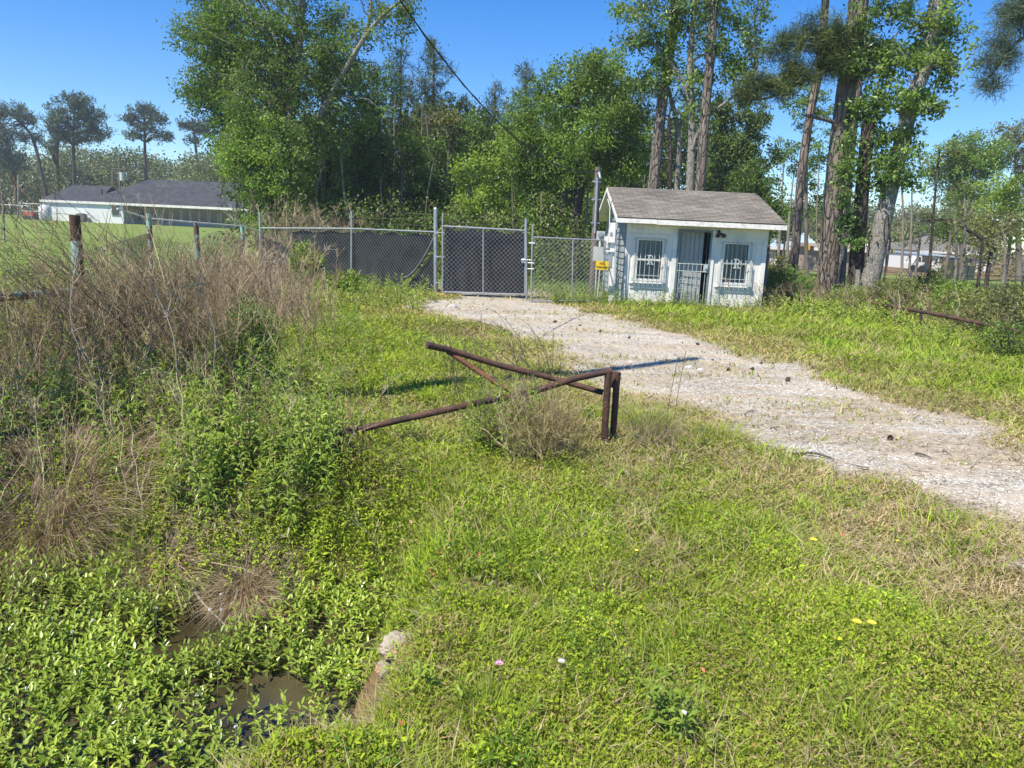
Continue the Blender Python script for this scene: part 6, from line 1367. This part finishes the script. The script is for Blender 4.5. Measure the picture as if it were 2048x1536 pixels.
# fallen sticks, stones, cones, debris
def stick(path, r_, label, mat='stick', cat='stick'):
    P = spline(path, 12); return tag(M().tube(P, np.linspace(r_, r_*.4, 12), 6, jit=.15).build('stick', T[mat], None, True, tuple(P[0])), label, cat)
stick([at(384, 1176, 4.62), at(405, 1205, 4.56), at(440, 1240, 4.5), at(462, 1262, 4.44), at(500, 1292, 4.38)], .008, 'bleached bent stick leaning over the round dry mound', 'paleStick')
for p in ((1585, 913, 1628, 913, 1668, 922, .016, 'longest dark stick lying on the near gravel edge'), (1830, 911, 1845, 915, 1862, 919, .01, 'short dark stick on the gravel at right'), (1885, 907, 1890, 909, 1897, 911, .008, 'tiny dark stick right of the short one'), (1488, 832, 1500, 828, 1512, 822, .006, 'thin curved twig in the middle of the gravel'), (1540, 861, 1555, 860, 1568, 862, .006, 'thin straight twig near the centre of the gravel'), (1725, 945, 1735, 943, 1690, 930, .006, 'small twig below the longest stick')):
    stick([np.array(pt(p[0], p[1]))+(0, 0, .02), np.array(pt(p[2], p[3]))+(0, 0, .03), np.array(pt(p[4], p[5]))+(0, 0, .015)], p[6], p[7])
def rock(px, py, s_, label, mat='stone', sq=.5, name='stone'):
    q = np.array(pt(px, py)); n = 14; d = unit(60); 
    import bmesh
    bm = bmesh.new(); bmesh.ops.create_icosphere(bm, subdivisions=4, radius=1)
    k_ = rng.integers(0, 40)
    for v_ in bm.verts:
        c = v_.co; f = .75+.5*float(fbm(c.x*2+c.z+9, c.y*2-c.z, 1.1, k_)); f *= 1+.25*(float(fbm(c.x*6+3, c.y*6+c.z*4, 1.3, k_+3))-.5); v_.co = Vector((round(c.x*f*4)/4*s_*.35+c.x*s_*f*.65, c.y*s_*f*.8, max(c.z, -.4)*s_*f*sq))
    me = bpy.data.meshes.new(name); bm.to_mesh(me); bm.free(); me.materials.append(T[mat]); o = bpy.data.objects.new(name, me); COL.objects.link(o); o.location = q+(0, 0, s_*sq*.25); o.rotation_euler.z = rng.random()*6
    return tag(o, label, 'stone' if name != 'pine_cone' else 'pine cone')
rock(800, 1300, .11, 'broken concrete chunk with orange stain at the culvert end', 'concrete', .6, 'concrete_chunk')['category'] = 'concrete'
rock(770, 1340, .06, 'smaller concrete lump below the orange stained one', 'concrete', .6, 'concrete_chunk')['category'] = 'concrete'
rock(905, 615, .12, 'largest white stone near the gate post', 'stone'); rock(815, 618, .13, 'white stone left of the drive near the screened fence', 'stone')
rock(1378, 737, .07, 'pale stone near the middle of the gravel', 'stone'); rock(1402, 741, .05, 'smaller pale stone beside the middle one', 'stone')
rock(1068, 1225, .06, 'crumbly pale rock at the bare dirt patch', 'stone')
rock(1846, 1112, .07, 'small pale stone in the dry grass at the right', 'stone', .4); rock(2030, 1135, .14, 'flat pale stone at the lower right edge', 'stone', .25)
def cone(px, py, s_, lab):
    q = np.array(pt(px, py)); m = M(); c = q+(0, 0, s_*.5); ax = unit(1)[0]*np.array([1, 1, .3]); ax /= np.linalg.norm(ax)
    P = [c+ax*s_*t for t in (-.9, -.6, 0, .5, .95)]; m.tube(P, np.array([.25, .5, .55, .38, .08])*s_, 8, jit=.1)
    th = np.arange(48)*2.4; u_ = np.linspace(-.85, .85, 48); a1_ = np.cross(ax, [0, 0, 1]); a1_ /= np.linalg.norm(a1_); a2_ = np.cross(ax, a1_)
    dd = np.cos(th)[:, None]*a1_+np.sin(th)[:, None]*a2_; m.leaves(c+ax*s_*u_[:, None]+dd*s_*.35, dd+ax*.5, np.tile(ax, (48, 1)), s_*.4, s_*.35, np.full(48, .5), 0, 0, 4)
    return tag(m.build('pine_cone', T['cone'], None, loc=tuple(q)), lab, 'pine cone', 'pine cones on the gravel drive')
cones = [(1575, 763, .055), (1628, 738, .05), (1505, 740, .04), (1455, 741, .05), (1479, 713, .045), (1522, 728, .035), (1425, 721, .03), (1395, 690, .045), (1258, 677, .04), (1780, 881, .05), (1110, 645, .05), (1200, 664, .04), (1160, 652, .035)]
for k, (px, py, s_) in enumerate(cones): cone(px, py, s_*.85, 'dark dry pine cone lying on the pale gravel drive')
# flowers
def flower(px, py, s_, hgt, lab, group='yellow flowers in the grass', mat='petal', stem=True):
    q = np.array(pt(px, py)); c = q+(0, 0, hgt); o = root('flower', tuple(q), lab, 'flower', group)
    m = M()
    for ring, n_, el, ss in ((0, 14, .25, 1), (1, 10, .6, .65)):
        th = np.arange(n_)*2*PI/n_+ring; d = np.stack([np.cos(th)*math.cos(el), np.sin(th)*math.cos(el)-.25, np.full(n_, math.sin(el))], 1)
        m.leaves(np.tile(c, (n_, 1)), d, np.tile([0, -.3, 1.], (n_, 1)), s_*.55*ss, s_*.2, np.full(n_, .5), .0, .05, 4)
    m.build('petals', T[mat], o)
    if stem: M().tube([q-(0, 0, .02), c], .0015, 4).build('stem', T['stem'], o)
for px, py, s_, h_, lb in ((1704, 1310, .045, .17, 'largest yellow flower, left one of the close pair at lower right'), (1733, 1312, .042, .17, 'yellow flower, right one of the close pair at lower right'), (1668, 1330, .03, .13, 'small yellow flower below the close pair'), (1622, 1120, .045, .13, 'yellow flower on the dry grass edge above the close pair'), (1790, 1112, .022, .1, 'tiny yellow flower left of the small pale stone'), (720, 1375, .036, .14, 'yellow flower hanging over the ditch water'), (1270, 1140, .026, .12, 'small yellow flower in the green weeds at centre')):
    flower(px, py, s_, h_, lb, None)
flower(993, 1450, .034, .26, 'dark pink flower head on the bright grass tuft', None, 'petalp'); flower(1117, 1410, .03, .2, 'pale lilac bell flower right of the grass tuft', None, 'petall'); flower(1357, 1520, .028, .2, 'pink bell flower by the large broad leaved weed', None, 'petall')
k_ = 0
while k_ < 46:
    zone = k_ % 4
    px, py = [(rng.uniform(1560, 1860), rng.uniform(615, 680)), (rng.uniform(1390, 1560), rng.uniform(612, 640)), (rng.uniform(560, 760), rng.uniform(590, 640)), (rng.uniform(40, 120), rng.uniform(520, 600))][zone]
    q = pt(px, py)
    flower(px, py, .05, .22, ('yellow flower in the grass below the big pines', 'yellow flower in front of the guard house wall', 'yellow flower in the weeds below the screened fence', 'yellow flower in the lawn behind the old fence')[zone], ('yellow flowers below the pines', 'yellow flowers by the guard house', 'yellow flowers below the screened fence', 'yellow flowers on the left lawn')[zone]); k_ += 1
m = M(); n_ = 70                                          # red withered leaves
x_ = rng.uniform(-.7, 2.2, n_); y_ = rng.uniform(2.4, 4.6, n_); cl = rng.random(n_) < .5; x_[cl] = rng.normal(-.35, .12, cl.sum()); y_[cl] = rng.normal(4.0, .1, cl.sum())
z_ = H(x_, y_)+.05+.05*rng.random(n_); m.leaves(np.stack([x_, y_, z_], 1), unit(n_), unit(n_, 1.5), .03, .014, rng.random(n_), .1, .1, 4)
tag(m.build('withered_leaves', T['redleaf']), 'scattered red withered leaves near the bare dirt patch', 'leaves', kind='stuff')
# light summer haze in a closed box round the scene, sky outside it
hm = M().box(-260, 260, -40, 320, -12, 60).build('haze', None); tag(hm, kind='stuff', label='faint pale haze in the distance', cat='haze')
mm, n, out = newmat('haze_air'); pv = N(n, 'ShaderNodeVolumePrincipled'); pv.inputs['Color'].default_value = (.8, .88, 1, 1); pv.inputs['Density'].default_value = .0006; pv.inputs['Anisotropy'].default_value = 0
n.links.new(pv.outputs[0], out.inputs['Volume']); hm.data.materials.append(mm)
S.cycles.volume_bounces = 0
for o in ROOTS:
    if '_w' in o: del o['_w']
